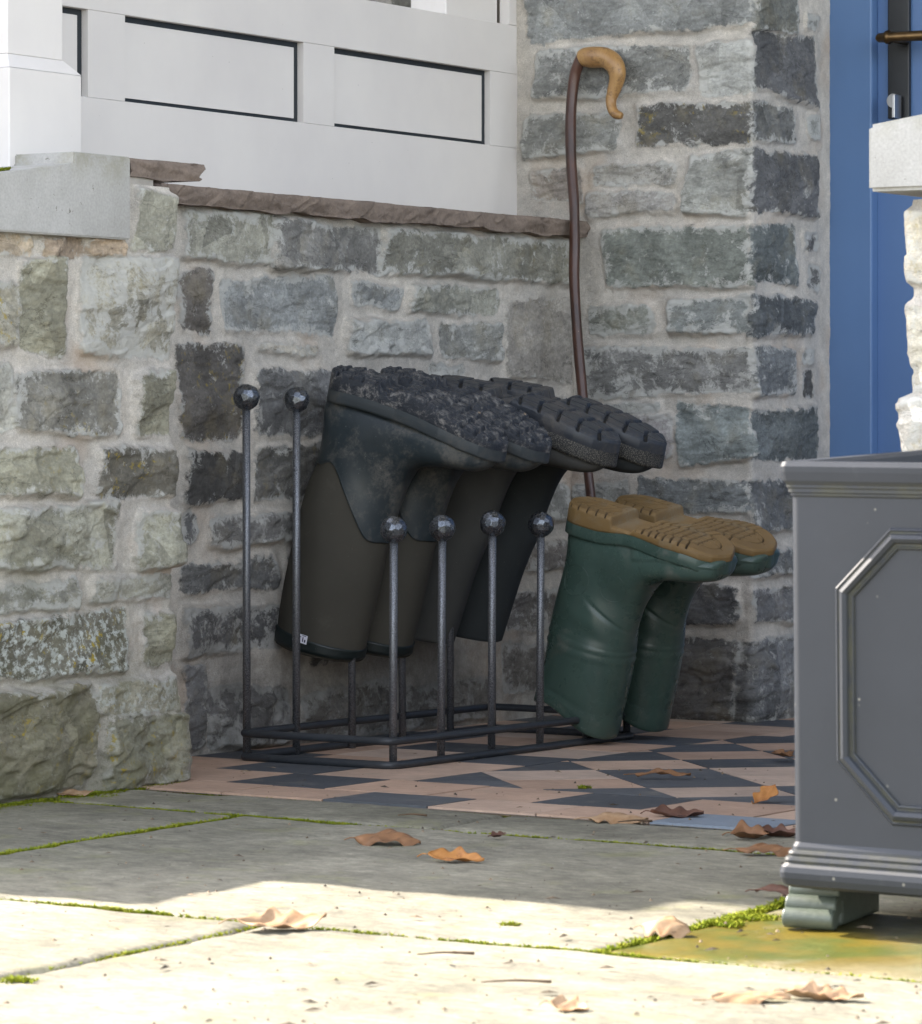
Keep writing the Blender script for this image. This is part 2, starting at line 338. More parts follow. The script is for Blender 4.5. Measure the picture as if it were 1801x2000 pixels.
# ------------------------------------------------------------------ masonry walls (height field along a plan path)
GB = (.20, .20, .165); GR = (.18, .19, .175); BG = (.165, .182, .182); DK = (.078, .080, .078); DB = (.10, .09, .078); BE = (.27, .25, .20); LG = (.26, .275, .26); BR = (.19, .145, .105); MV = (.21, .20, .20); GN = (.17, .175, .13)
class Wall:
    def __init__(s, pts, r):
        s.p = [np.array(q, float) for q in pts]; s.r = r
        s.d = [(b - a) / np.linalg.norm(b - a) for a, b in zip(s.p[:-1], s.p[1:])]
        s.L = [np.linalg.norm(b - a) for a, b in zip(s.p[:-1], s.p[1:])]; s.u0 = np.concatenate([[0], np.cumsum(s.L)])
    def at(s, u):
        P = np.zeros((len(u), 2)); N = np.zeros((len(u), 2))
        k = np.clip(np.searchsorted(s.u0, u, side='right') - 1, 0, len(s.L) - 1)
        for i in range(len(s.L)):
            m = k == i; P[m] = s.p[i] + (u[m] - s.u0[i])[:, None] * s.d[i]; N[m] = (s.d[i][1], -s.d[i][0])
        for c in range(1, len(s.L)):
            uc = s.u0[c]; m = np.abs(u - uc) < s.r; t = ((u[m] - (uc - s.r)) / (2 * s.r))[:, None]
            a = s.p[c] - s.r * s.d[c - 1]; e = s.p[c] + s.r * s.d[c]
            P[m] = (1 - t) ** 2 * a + 2 * t * (1 - t) * s.p[c] + t * t * e
            n0 = np.array([s.d[c - 1][1], -s.d[c - 1][0]]); n1 = np.array([s.d[c][1], -s.d[c][0]]); n = n0 * (1 - t) + n1 * t
            N[m] = n / np.linalg.norm(n, axis=1)[:, None]
        return P, N
    def u_of(s, seg, pt):
        return s.u0[seg] + (np.array(pt[:2]) - s.p[seg]).dot(s.d[seg])
def seg_rect(W, seg, px0, py0, px1, py1):
    p = W.p[seg]; yc = (py0 + py1) / 2; xc = (px0 + px1) / 2
    g = (lambda a, b: onx(a, b, p[0])) if abs(W.d[seg][0]) < .5 else (lambda a, b: ony(a, b, p[1]))
    u0 = W.u_of(seg, g(px0, yc)); u1 = W.u_of(seg, g(px1, yc)); return [u0, u1, g(xc, py1).z, g(xc, py0).z]
def auto_stones(u0, u1, v0, v1, seed, cols):
    rnd = random.Random(seed); out = []; v = v0
    while v < v1:
        h = rnd.uniform(.055, .11); u = u0 - rnd.uniform(0, .15)
        while u < u1:
            l = rnd.uniform(.09, .26); a = max(u, u0 + .004); b_ = min(u + l, u1 - .004)
            if b_ - a > .03: out.append(dict(r=[a, b_, v, v + h - rnd.uniform(.0, .015)], c=rnd.choice(cols), p=rnd.uniform(.003, .009), s=rnd.uniform(.2, .8), l=rnd.uniform(0, .5)))
            u += l + rnd.uniform(.018, .04)
        v += h + rnd.uniform(.016, .035)
    return out
def build_wall(name, W, us, vs, stones, seed, grime=lambda U, V: 0 * U, algae=lambda U, V: 0 * U, taper=None):
    U, V = np.meshgrid(us, vs)        # rows = v
    wu = (fbm(U * 16, V * 16, seed, 4) - .5) * .016 + (fbm(U * 60, V * 60, seed + 31, 4, .6) - .5) * .008
    wv = (fbm(U * 12, V * 18, seed + 7, 4) - .5) * .014 + (fbm(U * 60, V * 60, seed + 47, 4, .6) - .5) * .007
    X = U + wu; Y = V + wv; Uf, Vf, Xf, Yf = U, V, X, Y
    SD = np.full(U.shape, .05); C = np.zeros(U.shape + (3,)); C[:] = (.2, .2, .17); PR = np.zeros(U.shape + (3,)); HH = np.zeros(U.shape)
    for i, s in enumerate(stones):
        a, b_, c, e = s['r']; hu = (b_ - a) / 2 + .0015; hv = (e - c) / 2 + .002
        if hu <= 0 or hv <= 0: continue
        rr = min(hu, hv, s.get('rr', .016) * .65) * .95
        mg = .045; i0, i1 = np.searchsorted(us, [a - mg, b_ + mg]); j0, j1 = np.searchsorted(vs, [c - mg, e + mg])
        if i1 - i0 < 2 or j1 - j0 < 2: continue
        sl_ = (slice(j0, j1), slice(i0, i1)); U, V, X, Y = Uf[sl_], Vf[sl_], Xf[sl_], Yf[sl_]
        hs1, hs2, hs3 = [(float(_h(np.array(i), np.array(q), seed + 5)) - .5) for q in (4, 5, 6)]
        xx_ = X - (a + b_) / 2; yy_ = Y - (c + e) / 2; xx_ = xx_ + yy_ * hs1 * .30; yy_ = yy_ * (1 + xx_ / hu * hs2 * .28) + xx_ * hs3 * .03
        qx = np.abs(xx_) - hu + rr; qy = np.abs(yy_) - hv + rr
        sd_ = np.hypot(np.maximum(qx, 0), np.maximum(qy, 0)) + np.minimum(np.maximum(qx, qy), 0) - rr
        m = sd_ < SD[sl_]; SD[sl_][m] = sd_[m]; C[sl_][m] = [.62 * v_ + .38 * (sum(s['c']) / 3) * w_ for v_, w_ in zip(s['c'], (1.06, 1.0, .94))]; PR[sl_][m, 0] = s.get('s', .5); PR[sl_][m, 1] = s.get('l', 0)
        so = seed * 3 + i * 13
        rough = (fbm(U * 20 + i, V * 34, so, 5, .55) - .5) * .012
        n = fbm(U * 9 + (V * 6) + i * 3, V * 26 - U * 5, so + 3, 3); st_ = n * 5; stp = (np.floor(st_) + ss(.0, .22, st_ - np.floor(st_))) / 5
        hh = s.get('p', .006) + (rough + (stp - .5) * .022) * s.get('k', .6)
        xl = (X - (a + b_) / 2) / .1; yl = (Y - (c + e) / 2) / .1; fp_ = None
        for q_ in range(5):
            g1, g2, g3 = [float(_h(np.array(i), np.array(20 + 3 * q_ + z_), seed + 8)) - .5 for z_ in range(3)]
            pl = g1 * .020 * xl + g2 * .034 * yl + g3 * .010 + .0030 * q_; fp_ = pl if fp_ is None else np.minimum(fp_, pl)
        hh = hh + np.clip(fp_ + .002, -.010, .008) * min(1.2, s.get('k', .6) * 1.5)
        tilt = ((X - (a + b_) / 2) * (_h(np.array(i), np.array(1), seed) - .5) * .08 + (Y - (c + e) / 2) * (_h(np.array(i), np.array(2), seed) - .5) * .14)
        inside = ss(.0065, -.0035, sd_)
        HH[sl_] = np.where(m, np.maximum(hh + tilt, .0005) * inside, HH[sl_])
    U, V, X, Y = Uf, Vf, Xf, Yf
    mort = (fbm(U * 14, V * 14, seed + 90, 5, .6) - .5) * .006 + (fbm(U * 160, V * 160, seed + 91, 3) - .5) * .0012
    HH = HH + mort + .0025 * ss(.03, .0, SD) * ss(-.004, .002, SD)
    HH = HH - .0016 * np.exp(-((SD - .002) / .0022) ** 2) * ss(.45, .6, fbm(U * 9, V * 9, seed + 5, 3))
    if taper is not None: HH = HH + taper(U, V)
    P2, N2 = W.at(us); P = np.zeros(U.shape + (3,))
    P[..., 0] = P2[:, 0][None] + N2[:, 0][None] * HH; P[..., 1] = P2[:, 1][None] + N2[:, 1][None] * HH; P[..., 2] = V
    me = grid_mesh(name, P); fattr(me, 'sd', SD); cattr(me, 'scol', C); PR[..., 2] = algae(U, V); cattr(me, 'par', PR); fattr(me, 'grime', grime(U, V))
    return me
def axis(*parts):
    out = []
    for a, b_, s in parts: out.append(np.arange(a, b_, s))
    return np.concatenate(out)
def S(seg, x0, y0, x1, y1, c, p=.006, s=.5, l=0, k=.6, rr=.016, ext=0):
    return dict(px=(seg, x0, y0, x1, y1), c=c, p=p, s=s, l=l, k=k, rr=rr, ext=ext)
def resolve(W, lst):
    for q in lst:
        if 'px' in q:
            q['r'] = seg_rect(W, *q['px']); q['r'][1] += q['ext']
            for uc_ in W.u0[1:-1]:
                if q['ext'] == 0 and abs(q['r'][1] - uc_) < .020: q['r'][1] = uc_ + .0015; q['rr'] = min(q['rr'], .007)
                if q['ext'] == 0 and abs(q['r'][0] - uc_) < .020: q['r'][0] = uc_ - .0005; q['rr'] = min(q['rr'], .007)
    return lst
XL, XP, YB, XQ = -3.032, -2.828, 5.118, -2.7023
YE = 3.759; YF0 = 3.105; YFR = 5.395
# --- left pier
W1 = Wall([(-3.20, YF0), (XP, YF0), (XP, YE), (-3.05, YE)], .010)
st1 = resolve(W1, [
 S(1, -60, 545, 31, 682, GB, .008, .5, .7), S(1, 33, 500, 117, 686, GN, .007, .35), S(1, 150, 502, 345, 698, GB, .010, .95, .2, ext=.05),
 S(1, -80, 718, 23, 838, LG, .006, .3), S(1, 25, 725, 230, 842, (.115, .118, .11), .008, .45, .35), S(1, 260, 727, 345, 852, GN, .009, .35, 0, .8, ext=.03),
 S(1, -70, 878, 145, 963, GN, .009, .35, .4, .9), S(1, 186, 882, 345, 966, (.09, .088, .075), .010, .35, 1.0, ext=.06),
 S(1, -50, 988, 222, 1105, (.19, .20, .165), .012, .55, .1, 1.3), S(1, 262, 1002, 345, 1103, (.19, .20, .16), .010, .5, 0, 1., ext=.02),
 S(1, -40, 1138, 148, 1193, GR, .007, .75, .2), S(1, 170, 1124, 345, 1172, GR, .007, .6, .2, ext=.05),
 S(1, -60, 1208, 238, 1318, (.10, .10, .085), .012, .35, 2.0), S(1, 272, 1205, 345, 1298, GN, .008, .3, 0, ext=.04),
 S(1, -90, 1350, 172, 1550, (.145, .14, .10), .016, .3, .9, 1.2, .03), S(1, 180, 1332, 345, 1392, (.20, .20, .16), .014, .4, 1.6, .6, .014, .02),
 S(1, 188, 1396, 342, 1530, (.15, .155, .12), .022, .35, 1.3, 1.3, .03),
 S(1, 72, 466, 158, 498, BR, -.004, .1, 0, 1.6), S(1, 165, 466, 240, 500, (.25, .19, .13), -.002, .2, 0, 1.4), S(1, -40, 452, 60, 494, (.27, .22, .16), -.004, .4, 0, 1.2),
 S(1, 256, 380, 349, 486, (.20, .21, .175), .012, .35, 0, .25, .008)])
for q in st1: q['c'] = (q['c'][0] * 1.16, q['c'][1] * 1.11, q['c'][2] * 1.0)
ustart = W1.u0[1]; st1 += auto_stones(.0, W1.u_of(1, onx(-90, 900, XP)), .0, .72, 5, [GB, GR, GN, DK, LG])
st1 += [dict(r=[W1.u0[2] + .07, W1.u0[2] + .22, v, v + .09], c=GR, p=.006, s=.5, l=0) for v in (.02, .14, .26, .38, .5, .62)]
us = axis((0, ustart - .02, .008), (ustart - .02, W1.u_of(1, onx(-30, 900, XP)), .006), (W1.u_of(1, onx(-30, 900, XP)), W1.u0[2] + .05, .0021), (W1.u0[2] + .05, W1.u0[3], .008))
vs = np.concatenate([np.arange(-.02, .70, .0021), np.arange(.70, .765, .0021)])
pier = empty('stone_pier', (XP, YE - .3, 0)); tag(pier, 'short lichened rubble pier at the left, below the white post', 'pier')
def put(o, p):
    o.parent = p; o.matrix_parent_inverse = p.matrix_world.inverted() if False else Matrix.Translation(p.location).inverted(); return o
me = build_wall('masonry', W1, us, vs, st1, 11, algae=lambda U, V: ss(.42, .02, V + (fbm(U * 7, V * 7, 3) - .5) * .2), grime=lambda U, V: .3 * ss(.10, 0, V), taper=lambda U, V: .020 * ss(.06, 0., V) * 0)
put(link('masonry', me, None, MS), pier)
# cast concrete cap with sloping weathered outer part
XC = -2.806
c0 = onx(0, 337, XC); c1 = onx(145, 318, XC); c2 = onx(145, 296, XC); c3 = onx(255, 308, XC); c4 = onx(255, 468, XC); c5 = onx(0, 452, XC)
sl = (c1.z - c0.z) / (c1.y - c0.y); yN = YF0 - .02
ptsc = [(XC, yN, c1.z - sl * (c1.y - yN)), tuple(c1), tuple(c2), (XC, c3.y, c2.z), (XC, c3.y, (c4.z + c5.z) / 2), (XC, yN, (c4.z + c5.z) / 2)]
put(prism('cap_stone', ptsc, (-.40, 0, 0), CONC, None, .0018), pier)
ZC2 = c2.z
# --- recessed half wall below the boards
W2 = Wall([(XL, YE - .012), (XL, YB + .02)], .005)
st2 = resolve(W2, [
 S(0, 352, 417, 522, 509, (.20, .20, .155), .014, .55, 0, .3, .01), S(0, 522, 440, 741, 528, (.145, .145, .135), .012, .4, 0, .7, .012), S(0, 743, 459, 1110, 542, (.17, .17, .135), .013, .55, .1, .6, .012),
 S(0, 345, 532, 408, 645, DB, .004, .45), S(0, 430, 545, 648, 648, BG, .005, .5, 0, .5), S(0, 682, 556, 776, 597, BG, .008, .55), S(0, 793, 561, 970, 613, (.20, .205, .165), .009, .4, 0, 1.),
 S(0, 673, 626, 836, 694, LG, .009, .5, 0, .9), S(0, 855, 635, 970, 697, GR, .007, .4), S(0, 984, 588, 1113, 738, (.25, .235, .205), .004, .15, 0, .3),
 S(0, 343, 670, 470, 857, (.088, .082, .074), .005, .4, .5), S(0, 504, 674, 616, 687, BE, .004, .5), S(0, 494, 722, 640, 848, (.13, .135, .135), .006, .4, 0, .8),
 S(0, 833, 712, 905, 733, LG, .003, .5), S(0, 352, 882, 473, 980, (.058, .058, .056), .007, .35), S(0, 494, 870, 640, 977, (.12, .12, .11), .005, .4, .2),
 S(0, 352, 1003, 378, 1062, (.10, .105, .11), .004, .6), S(0, 400, 1008, 577, 1062, (.14, .14, .135), .007, .65, 0, .9), S(0, 352, 1098, 537, 1152, (.10, .105, .105), .006, .4), S(0, 552, 1090, 640, 1150, DK, .005, .4),
 S(0, 352, 1186, 548, 1272, (.085, .088, .09), .008, .75), S(0, 352, 1300, 394, 1468, (.13, .135, .14), .006, .4), S(0, 402, 1340, 560, 1455, (.12, .12, .12), .006, .75, 0, 1.),
 S(0, 585, 1340, 760, 1440, (.15, .14, .12), .004, .7), S(0, 600, 1180, 700, 1290, (.12, .12, .12), .004, .5), S(0, 780, 1330, 960, 1410, (.16, .15, .13), .003, .7),
 S(0, 660, 900, 800, 960, GR), S(0, 700, 1000, 820, 1080, DK), S(0, 880, 1010, 1000, 1060, GR), S(0, 1010, 950, 1106, 1012, GR, .006, .5), S(0, 1018, 1060, 1108, 1108, (.13, .12, .11)),
 S(0, 985, 1150, 1108, 1228, (.13, .125, .12), .005, .6), S(0, 980, 1255, 1100, 1345, (.15, .14, .125), .004, .7), S(0, 660, 760, 900, 860, GR), S(0, 920, 780, 1105, 860, GR)])
us = np.arange(W2.u0[0], W2.u0[1], .0026); vs = np.arange(-.02, .775, .0026)
hw = empty('half_wall', (XL, 4.4, 0)); tag(hw, 'low rubble stone wall behind the boot rack, under the white boards', 'wall')
put(link('masonry', build_wall('masonry', W2, us, vs, st2, 23, grime=lambda U, V: ss(.34, .0, V + (fbm(U * 6, V * 6, 8) - .5) * .25) * .95), None, MS), hw)
# --- back wall with quoin and door reveal
W3 = Wall([(-3.16, YB), (XQ, YB), (XQ, YFR + .03)], .006)
st3 = resolve(W3, [
 S(0, 1028, -60, 1462, 66, BG, .009, .3, 0, .5), S(0, 1050, 95, 1348, 187, (.165, .175, .165), .006, .55), S(0, 1366, 82, 1465, 184, LG, .007, .5),
 S(0, 1247, 205, 1465, 282, (.085, .085, .08), .007, .35, .5), S(0, 1025, 224, 1214, 300, GR, .007, .5), S(0, 1346, 297, 1463, 416, (.19, .20, .18), .009, .45, 0, .9),
 S(0, 1160, 324, 1322, 362, (.23, .225, .20), .006, .4), S(0, 1150, 379, 1325, 417, (.22, .215, .20), .006, .4), S(0, 1040, 330, 1140, 395, (.24, .21, .18), .003, .4), S(0, 1186, 445, 1458, 557, (.125, .145, .125), .011, .5, 0, .3, .022),
 S(0, 1150, 598, 1280, 654, (.16, .175, .15), .005, .7), S(0, 1310, 582, 1455, 651, (.17, .195, .19), .008, .6, 0, .6), S(0, 1148, 680, 1458, 772, (.15, .155, .15), .008, .65, 0, .4),
 S(0, 1325, 794, 1456, 901, (.14, .175, .175), .008, .4, 0, .8), S(0, 1190, 812, 1316, 888, MV, .004, .5), S(0, 1140, 786, 1290, 803, LG, .004, .6),
 S(0, 1250, 937, 1455, 999, (.125, .145, .15), .007, .4), S(0, 1120, 850, 1180, 900, GR), S(0, 1120, 945, 1230, 1010, GR, .005, .6), S(0, 1130, 1040, 1300, 1110, GR),
 S(0, 1370, 1072, 1450, 1118, (.13, .14, .145), .005, .5), S(0, 1300, 1140, 1442, 1217, (.075, .08, .085), .008, .3), S(0, 1300, 1246, 1440, 1408, (.10, .10, .10), .010, .35, .0, 1., .02), S(0, 1120, 1150, 1280, 1230, GR),
 S(1, 1473, 70, 1590, 191, (.085, .089, .093), .006, .3), S(1, 1473, 207, 1547, 275, (.10, .105, .10), .005, .35), S(1, 1574, 224, 1597, 270, GR, .004, .6),
 S(1, 1472, 298, 1588, 417, (.085, .089, .093), .006, .3), S(1, 1470, 441, 1550, 550, (.09, .11, .11), .006, .4), S(1, 1566, 452, 1594, 490, (.09, .09, .09), .004, .7), S(1, 1575, 517, 1597, 565, DK, .004, .7),
 S(1, 1468, 581, 1585, 657, (.075, .088, .095), .007, .35), S(1, 1466, 680, 1545, 771, (.11, .125, .13), .006, .5), S(1, 1563, 684, 1584, 712, GR, .004, .7), S(1, 1562, 730, 1585, 780, DK, .004, .4),
 S(1, 1466, 802, 1592, 904, (.085, .105, .108), .007, .35), S(1, 1463, 936, 1600, 1034, (.10, .11, .115), .007, .35), S(1, 1460, 1073, 1600, 1119, (.11, .12, .12), .006, .45), S(1, 1456, 1149, 1600, 1213, (.11, .115, .12), .007, .4),
 S(1, 1452, 1240, 1600, 1410, (.13, .14, .15), .010, .55, 0, 1., .02), S(1, 1473, -50, 1549, 62, (.12, .13, .115), .005, .4), S(1, 1570, 34, 1597, 60, GR, .004, .7)])
Z0 = ony(1200, -30, YB).z
st3 += auto_stones(.02, W3.u0[1] - .01, Z0 + .09, 2.4, 77, [BG, GR, DK, LG, GB]) + auto_stones(W3.u0[1] + .01, W3.u0[2], Z0 + .1, 2.4, 78, [DK, BG, GR])
us = np.arange(0, W3.u0[2], .0026); vs = axis((-.02, 1.13, .0026), (1.13, 2.5, .010))
bw = empty('back_wall', (-2.9, YB, 0)); tag(bw, 'rubble stone house wall with quoins, between the white boards and the blue door', 'wall')
put(link('masonry', build_wall('masonry', W3, us, vs, st3, 37, grime=lambda U, V: ss(.22, .0, V + (fbm(U * 6, V * 6, 18) - .5) * .2) * .75), None, MS), bw)
put(box('core', (-3.3, YB + .012, -.02), (XQ - .014, 5.6, 2.5), MORT, None, 0), bw)

# ------------------------------------------------------------------ ground
def ylines(v): return v * H
Y1, Y2, YT = 5.92 * H, 7.465 * H, 7.84 * H
XS = [-5.39 * H, -3.46 * H, -4.21 * H, -4.825 * H]
def slab_sd(X, Y):
    """distance to the nearest joint and slab id"""
    wob = (fbm(X * 5, Y * 5, 4, 3) - .5) * .012
    x = X + wob; y = Y + wob * .7
    D = np.minimum(np.abs(y - Y1), np.abs(y - Y2 - .022 * np.clip((x + 2.4) / .8, 0, 1)))
    m = (y > Y1) & (y < Y2 + .02)
    D = np.where(m, np.minimum(D, np.minimum(np.abs(x - XS[0]), np.minimum(np.abs(x - XS[1]), np.abs(x + .9)))), D)
    D = np.where(y < Y1, np.minimum(D, np.minimum(np.abs(x - XS[2]), np.minimum(np.abs(x + 1.2), np.minimum(np.abs(x + 2.75), np.abs(y - 2.02))))), D)
    D = np.where(y > Y2, np.minimum(D, np.minimum(np.abs(x - XS[3]), np.abs(x + 1.35))), D)
    return np.minimum(D, np.abs(y - YT) + .0005)
us = axis((-3.05, -1.2, .0045), (-1.2, 5, .03)); vs = axis((-3, 1.9, .03), (1.9, 2.25, .012), (2.25, YT, .0045)); vs = np.append(vs, YT)
X, Y = np.meshgrid(us, vs); D = slab_sd(X, Y)
Zg = (fbm(X * 3, Y * 3, 6, 3) - .5) * .006 + (fbm(X * 16, Y * 26, 9, 4) - .5) * .0035 - .006 * ss(.0085, .002, D) - .002 * ss(.02, .004, D)
Zg -= .002
pm = grid_mesh('patio', np.stack([X, Y, Zg], -1)); fattr(pm, 'sd', D)
pc = onf(1720, 1850)
gx = np.exp(-(((X + 1.80) / .42) ** 2 + ((Y - 2.88) / .16) ** 2)) * 2.2 * (Y < Y2) * (Y > Y1) * (X > XS[1] - .003) + .35 * np.exp(-((X + 2.9) / .12) ** 2 - ((Y - 3.5) / .1) ** 2)
fattr(pm, 'grime', gx)
tag(link('patio', pm, None, SLAB), kind='structure')
# ground sheet out to the horizon (stone-paved yard)
gm = bpy.data.meshes.new('ground'); gm.from_pydata([(-150, -150, -.02), (150, -150, -.02), (150, 150, -.02), (-150, 150, -.02)], [], [(0, 1, 2, 3)])
fattr(gm, 'sd', [.05] * 4); fattr(gm, 'grime', [0] * 4); tag(link('ground', gm, None, SLAB), kind='structure')
# tiled porch floor
def clip(poly, a, b_, c):      # keep a*x+b*y<=c
    out = []
    for i in range(len(poly)):
        p, q = poly[i], poly[(i + 1) % len(poly)]; dp = a * p[0] + b_ * p[1] - c; dq = a * q[0] + b_ * q[1] - c
        if dp <= 0: out.append(p)
        if dp * dq < 0: t = dp / (dp - dq); out.append((p[0] + t * (q[0] - p[0]), p[1] + t * (q[1] - p[1])))
    return out
def area(p): return abs(sum(p[i][0] * p[(i + 1) % len(p)][1] - p[(i + 1) % len(p)][0] * p[i][1] for i in range(len(p)))) / 2
tiles = []; rnd = random.Random(4); LIGHT = [(.47, .32, .235), (.50, .36, .275), (.45, .31, .23), (.48, .37, .30)]; DARK = [(.075, .083, .095), (.092, .10, .112), (.066, .073, .084)]
def tile(poly, dark):
    if len(poly) < 3 or area(poly) < 2e-5: return
    cx_ = sum(p[0] for p in poly) / len(poly); cy_ = sum(p[1] for p in poly) / len(poly); g = .0011
    q = []
    for p in poly:
        dx, dy = cx_ - p[0], cy_ - p[1]; l = math.hypot(dx, dy); q.append((p[0] + dx / l * g * 1.4, p[1] + dy / l * g * 1.4))
    c = rnd.choice(DARK if dark else LIGHT); c = (.17, .205, .25) if dark and cy_ < 8.0 * H and -4.5 * H < cx_ < -4.0 * H else c; f = rnd.uniform(.9, 1.1); tiles.append((q, tuple(x * f for x in c)))  # one dark tile painted paler blue for the sky reflected at grazing angle
h_ = H; x0, x1 = -6.52 * h_, 0.5; XI = -5.5 * h_; yI0, yI1 = 8.42 * h_, 10.45 * h_
def rect(a, b_, c, e): return [(a, c), (b_, c), (b_, e), (a, e)]
cw = .327 * h_; 
def colx(k): return -5.41 * h_ + k * cw
for k in range(-4, 24):
    tile([p for p in rect(max(colx(k), x0), colx(k + 1), YT + .002, 8.09 * h_)] if colx(k + 1) > x0 else [], k % 3 == 0)
    tile([p for p in rect(max(colx(k) - .5 * cw, x0), colx(k + 1) - .5 * cw, 8.09 * h_, yI0)] if colx(k + 1) - .5 * cw > x0 else [], (k + 1) % 3 == 0)
    if colx(k + 1) > XI: tile(rect(max(colx(k), XI), colx(k + 1), yI1, YFR), k % 2 == 0)
yy = yI0; r_ = 0
while yy < YFR - .01:
    y2 = min(yy + .30 * h_, YFR)
    for c_ in range(3):
        tile(rect(x0 + c_ * (XI - x0) / 3, x0 + (c_ + 1) * (XI - x0) / 3, yy, y2), (r_ + c_) % 3 == 1)
    yy = y2; r_ += 1
an = (-4.874 * h_, 8.63 * h_); q2 = math.sqrt(.5); evens = {-4: 1, -3: 0, -2: 1, -1: 0, 0: 1, 1: 1, 2: 0, 3: 1, 4: 0, 5: 1, 6: 0, 7: 1, 8: 0}
SW, RW = .34 * h_, .285 * h_
for i in range(-22, 26):
    for j in range(-26, 30):
        pts = []
        for a_, b_ in ((i, j), (i + 1, j), (i + 1, j + 1), (i, j + 1)):
            A_ = a_ * SW; B_ = b_ * RW; pts.append((an[0] + q2 * A_ - q2 * B_, an[1] + q2 * A_ + q2 * B_))
        pts = clip(clip(clip(clip(pts, -1, 0, -XI), 1, 0, x1), 0, -1, -yI0), 0, 1, yI1)
        e = evens.get(j, j % 2); tile(pts, bool(e) if i % 2 == 0 else not e)
vv = []; ff = []; cc = []
def zfl(y): return -.0165 * max(0., (y - YT) / (5.118 - YT))
for poly, c in tiles:
    ar = sum(poly[i][0] * poly[(i + 1) % len(poly)][1] - poly[(i + 1) % len(poly)][0] * poly[i][1] for i in range(len(poly)))
    if ar < 0: poly = poly[::-1]
    b0 = len(vv); n = len(poly); z = rnd.uniform(-.0004, .0004)
    for p in poly: vv.append((p[0], p[1], z + zfl(p[1]))); cc.append(c)
    for p in poly: vv.append((p[0], p[1], -.006 + zfl(p[1]))); cc.append(c)
    ff.append(tuple(range(b0, b0 + n))); ff += [(b0 + (i + 1) % n, b0 + i, b0 + n + i, b0 + n + (i + 1) % n) for i in range(n)]
b0 = len(vv)
for p in rect(-3.2, x1, YT - .003, YFR + .3): vv.append((p[0], p[1], -.0028 + zfl(p[1]))); cc.append((.17, .155, .13))
ff.append((b0, b0 + 1, b0 + 2, b0 + 3))
tm = bpy.data.meshes.new('tiled_floor'); tm.from_pydata(vv, [], ff); tm.update(); cattr(tm, 'tcol', cc); tag(link('tiled_floor', tm, None, TILE), kind='structure')

# ------------------------------------------------------------------ white boards with recessed panels, post, sills
XW = -3.138
board = empty('porch_boarding', (XW, 4.4, .79)); tag(board, 'white painted panelled boarding on top of the half wall', 'panelling')
def panel_rect(x0, yt0, x1, yt1, yb1, yb0):
    a, b_, c, e = onx(x0, yt0, XW), onx(x1, yt1, XW), onx(x1, yb1, XW), onx(x0, yb0, XW)
    return [a.y, b_.y, (c.z + e.z) / 2, (a.z + b_.z) / 2]
Rr = [panel_rect(-60, 2, 172, 18, 192, 160), panel_rect(244, 30, 593, 76, 241, 201), panel_rect(653, 89, 958, 131, 281, 245)]
mu = sum(r[2] for r in Rr) / 3; mt = sum(r[3] for r in Rr) / 3
for r in Rr: r[2] = mu; r[3] = mt
zb = onx(700, 390, XW).z - .02; ztop = onx(835, 20.5, XW).z; yR = YB + .004; yLft = 3.0
bm = bmesh.new(); t = .020
def bx(y0, y1, z0, z1, xo=0.0, th=t, bev=.0012): box_bm(bm, (XW - th, y0, z0), (XW + xo, y1, z1), bev)
bx(yLft, yR, zb, mu); bx(yLft, yR, mt, ztop)
ys = [yLft] + [v for r in Rr for v in (r[0], r[1])] + [yR]
for i in range(0, len(ys), 2): bx(ys[i], ys[i + 1], mu + .0002, mt - .0002, -.0002, t, .0003)
put(bm_obj('frame_boards', bm, WH), board)
for r in Rr:
    bm = bmesh.new(); box_bm(bm, (XW - .05, r[0] - .01, r[2] - .01), (XW - .0118, r[1] + .0, r[3] + .0)); g = put(bm_obj('shadow_gap', bm, NAVY), board)
    bm = bmesh.new(); box_bm(bm, (XW - .0117, r[0] + .002, r[2] + .0062), (XW - .0095, r[1] - .0125, r[3] - .0085), .0006); put(bm_obj('inset_panel', bm, WH), board)
# jamb and casement above the top rail
j0 = onx(862, 20, XW - .03); j1 = onx(962, 20, XW - .03)
put(box('window_jamb', (XW - .09, j0.y, ztop - .004), (XW - .021, j1.y, 2.3), WH, None, .002), board)
put(box('end_stile', (XW - .0195, j1.y + .004, ztop + .0005), (XW - .0005, yR, 2.3), WH, None, .001), board)
put(box('top_beam', (XW - .12, 3.0, 2.25), (XW + .01, yR, 2.42), WH, None, .002), board)
bm = bmesh.new(); box_bm(bm, (XW - .075, 3.0, ztop - .03), (XW - .021, yR, ztop - .008)); put(bm_obj('window_sill', bm, WH), board)
# white post on the pier
post = empty('porch_post', (-2.97, 3.59, ZC2)); tag(post, 'white square timber porch post with chamfered plinth standing on the concrete cap', 'post')
XO = -2.90; pa = onx(18, 200, XO); pb = onx(159, 200, XO); zpl = onx(159, 148, XO).z; zch = onx(115, 118, XO - .018).z
wd = pb.y - pa.y; s_ = .017
bm = bmesh.new(); box_bm(bm, (XO - wd, pa.y, ZC2 - .022), (XO, pb.y, zpl), .0015); put(bm_obj('plinth', bm, WH), post)
bm = bmesh.new(); lo = [(XO - wd, pa.y), (XO, pa.y), (XO, pb.y), (XO - wd, pb.y)]; hi = [(XO - wd + s_, pa.y + s_), (XO - s_, pa.y + s_), (XO - s_, pb.y - s_), (XO - wd + s_, pb.y - s_)]
A_ = [bm.verts.new((*p, zpl)) for p in lo]; B_ = [bm.verts.new((*p, zch)) for p in hi]
for i in range(4): bm.faces.new((A_[i], A_[(i + 1) % 4], B_[(i + 1) % 4], B_[i]))
put(bm_obj('chamfer', bm, WH), post)
put(box('shaft', (XO - wd + s_, pa.y + s_, zch), (XO - s_, pb.y - s_, 2.4), WH, None, .0015), post)
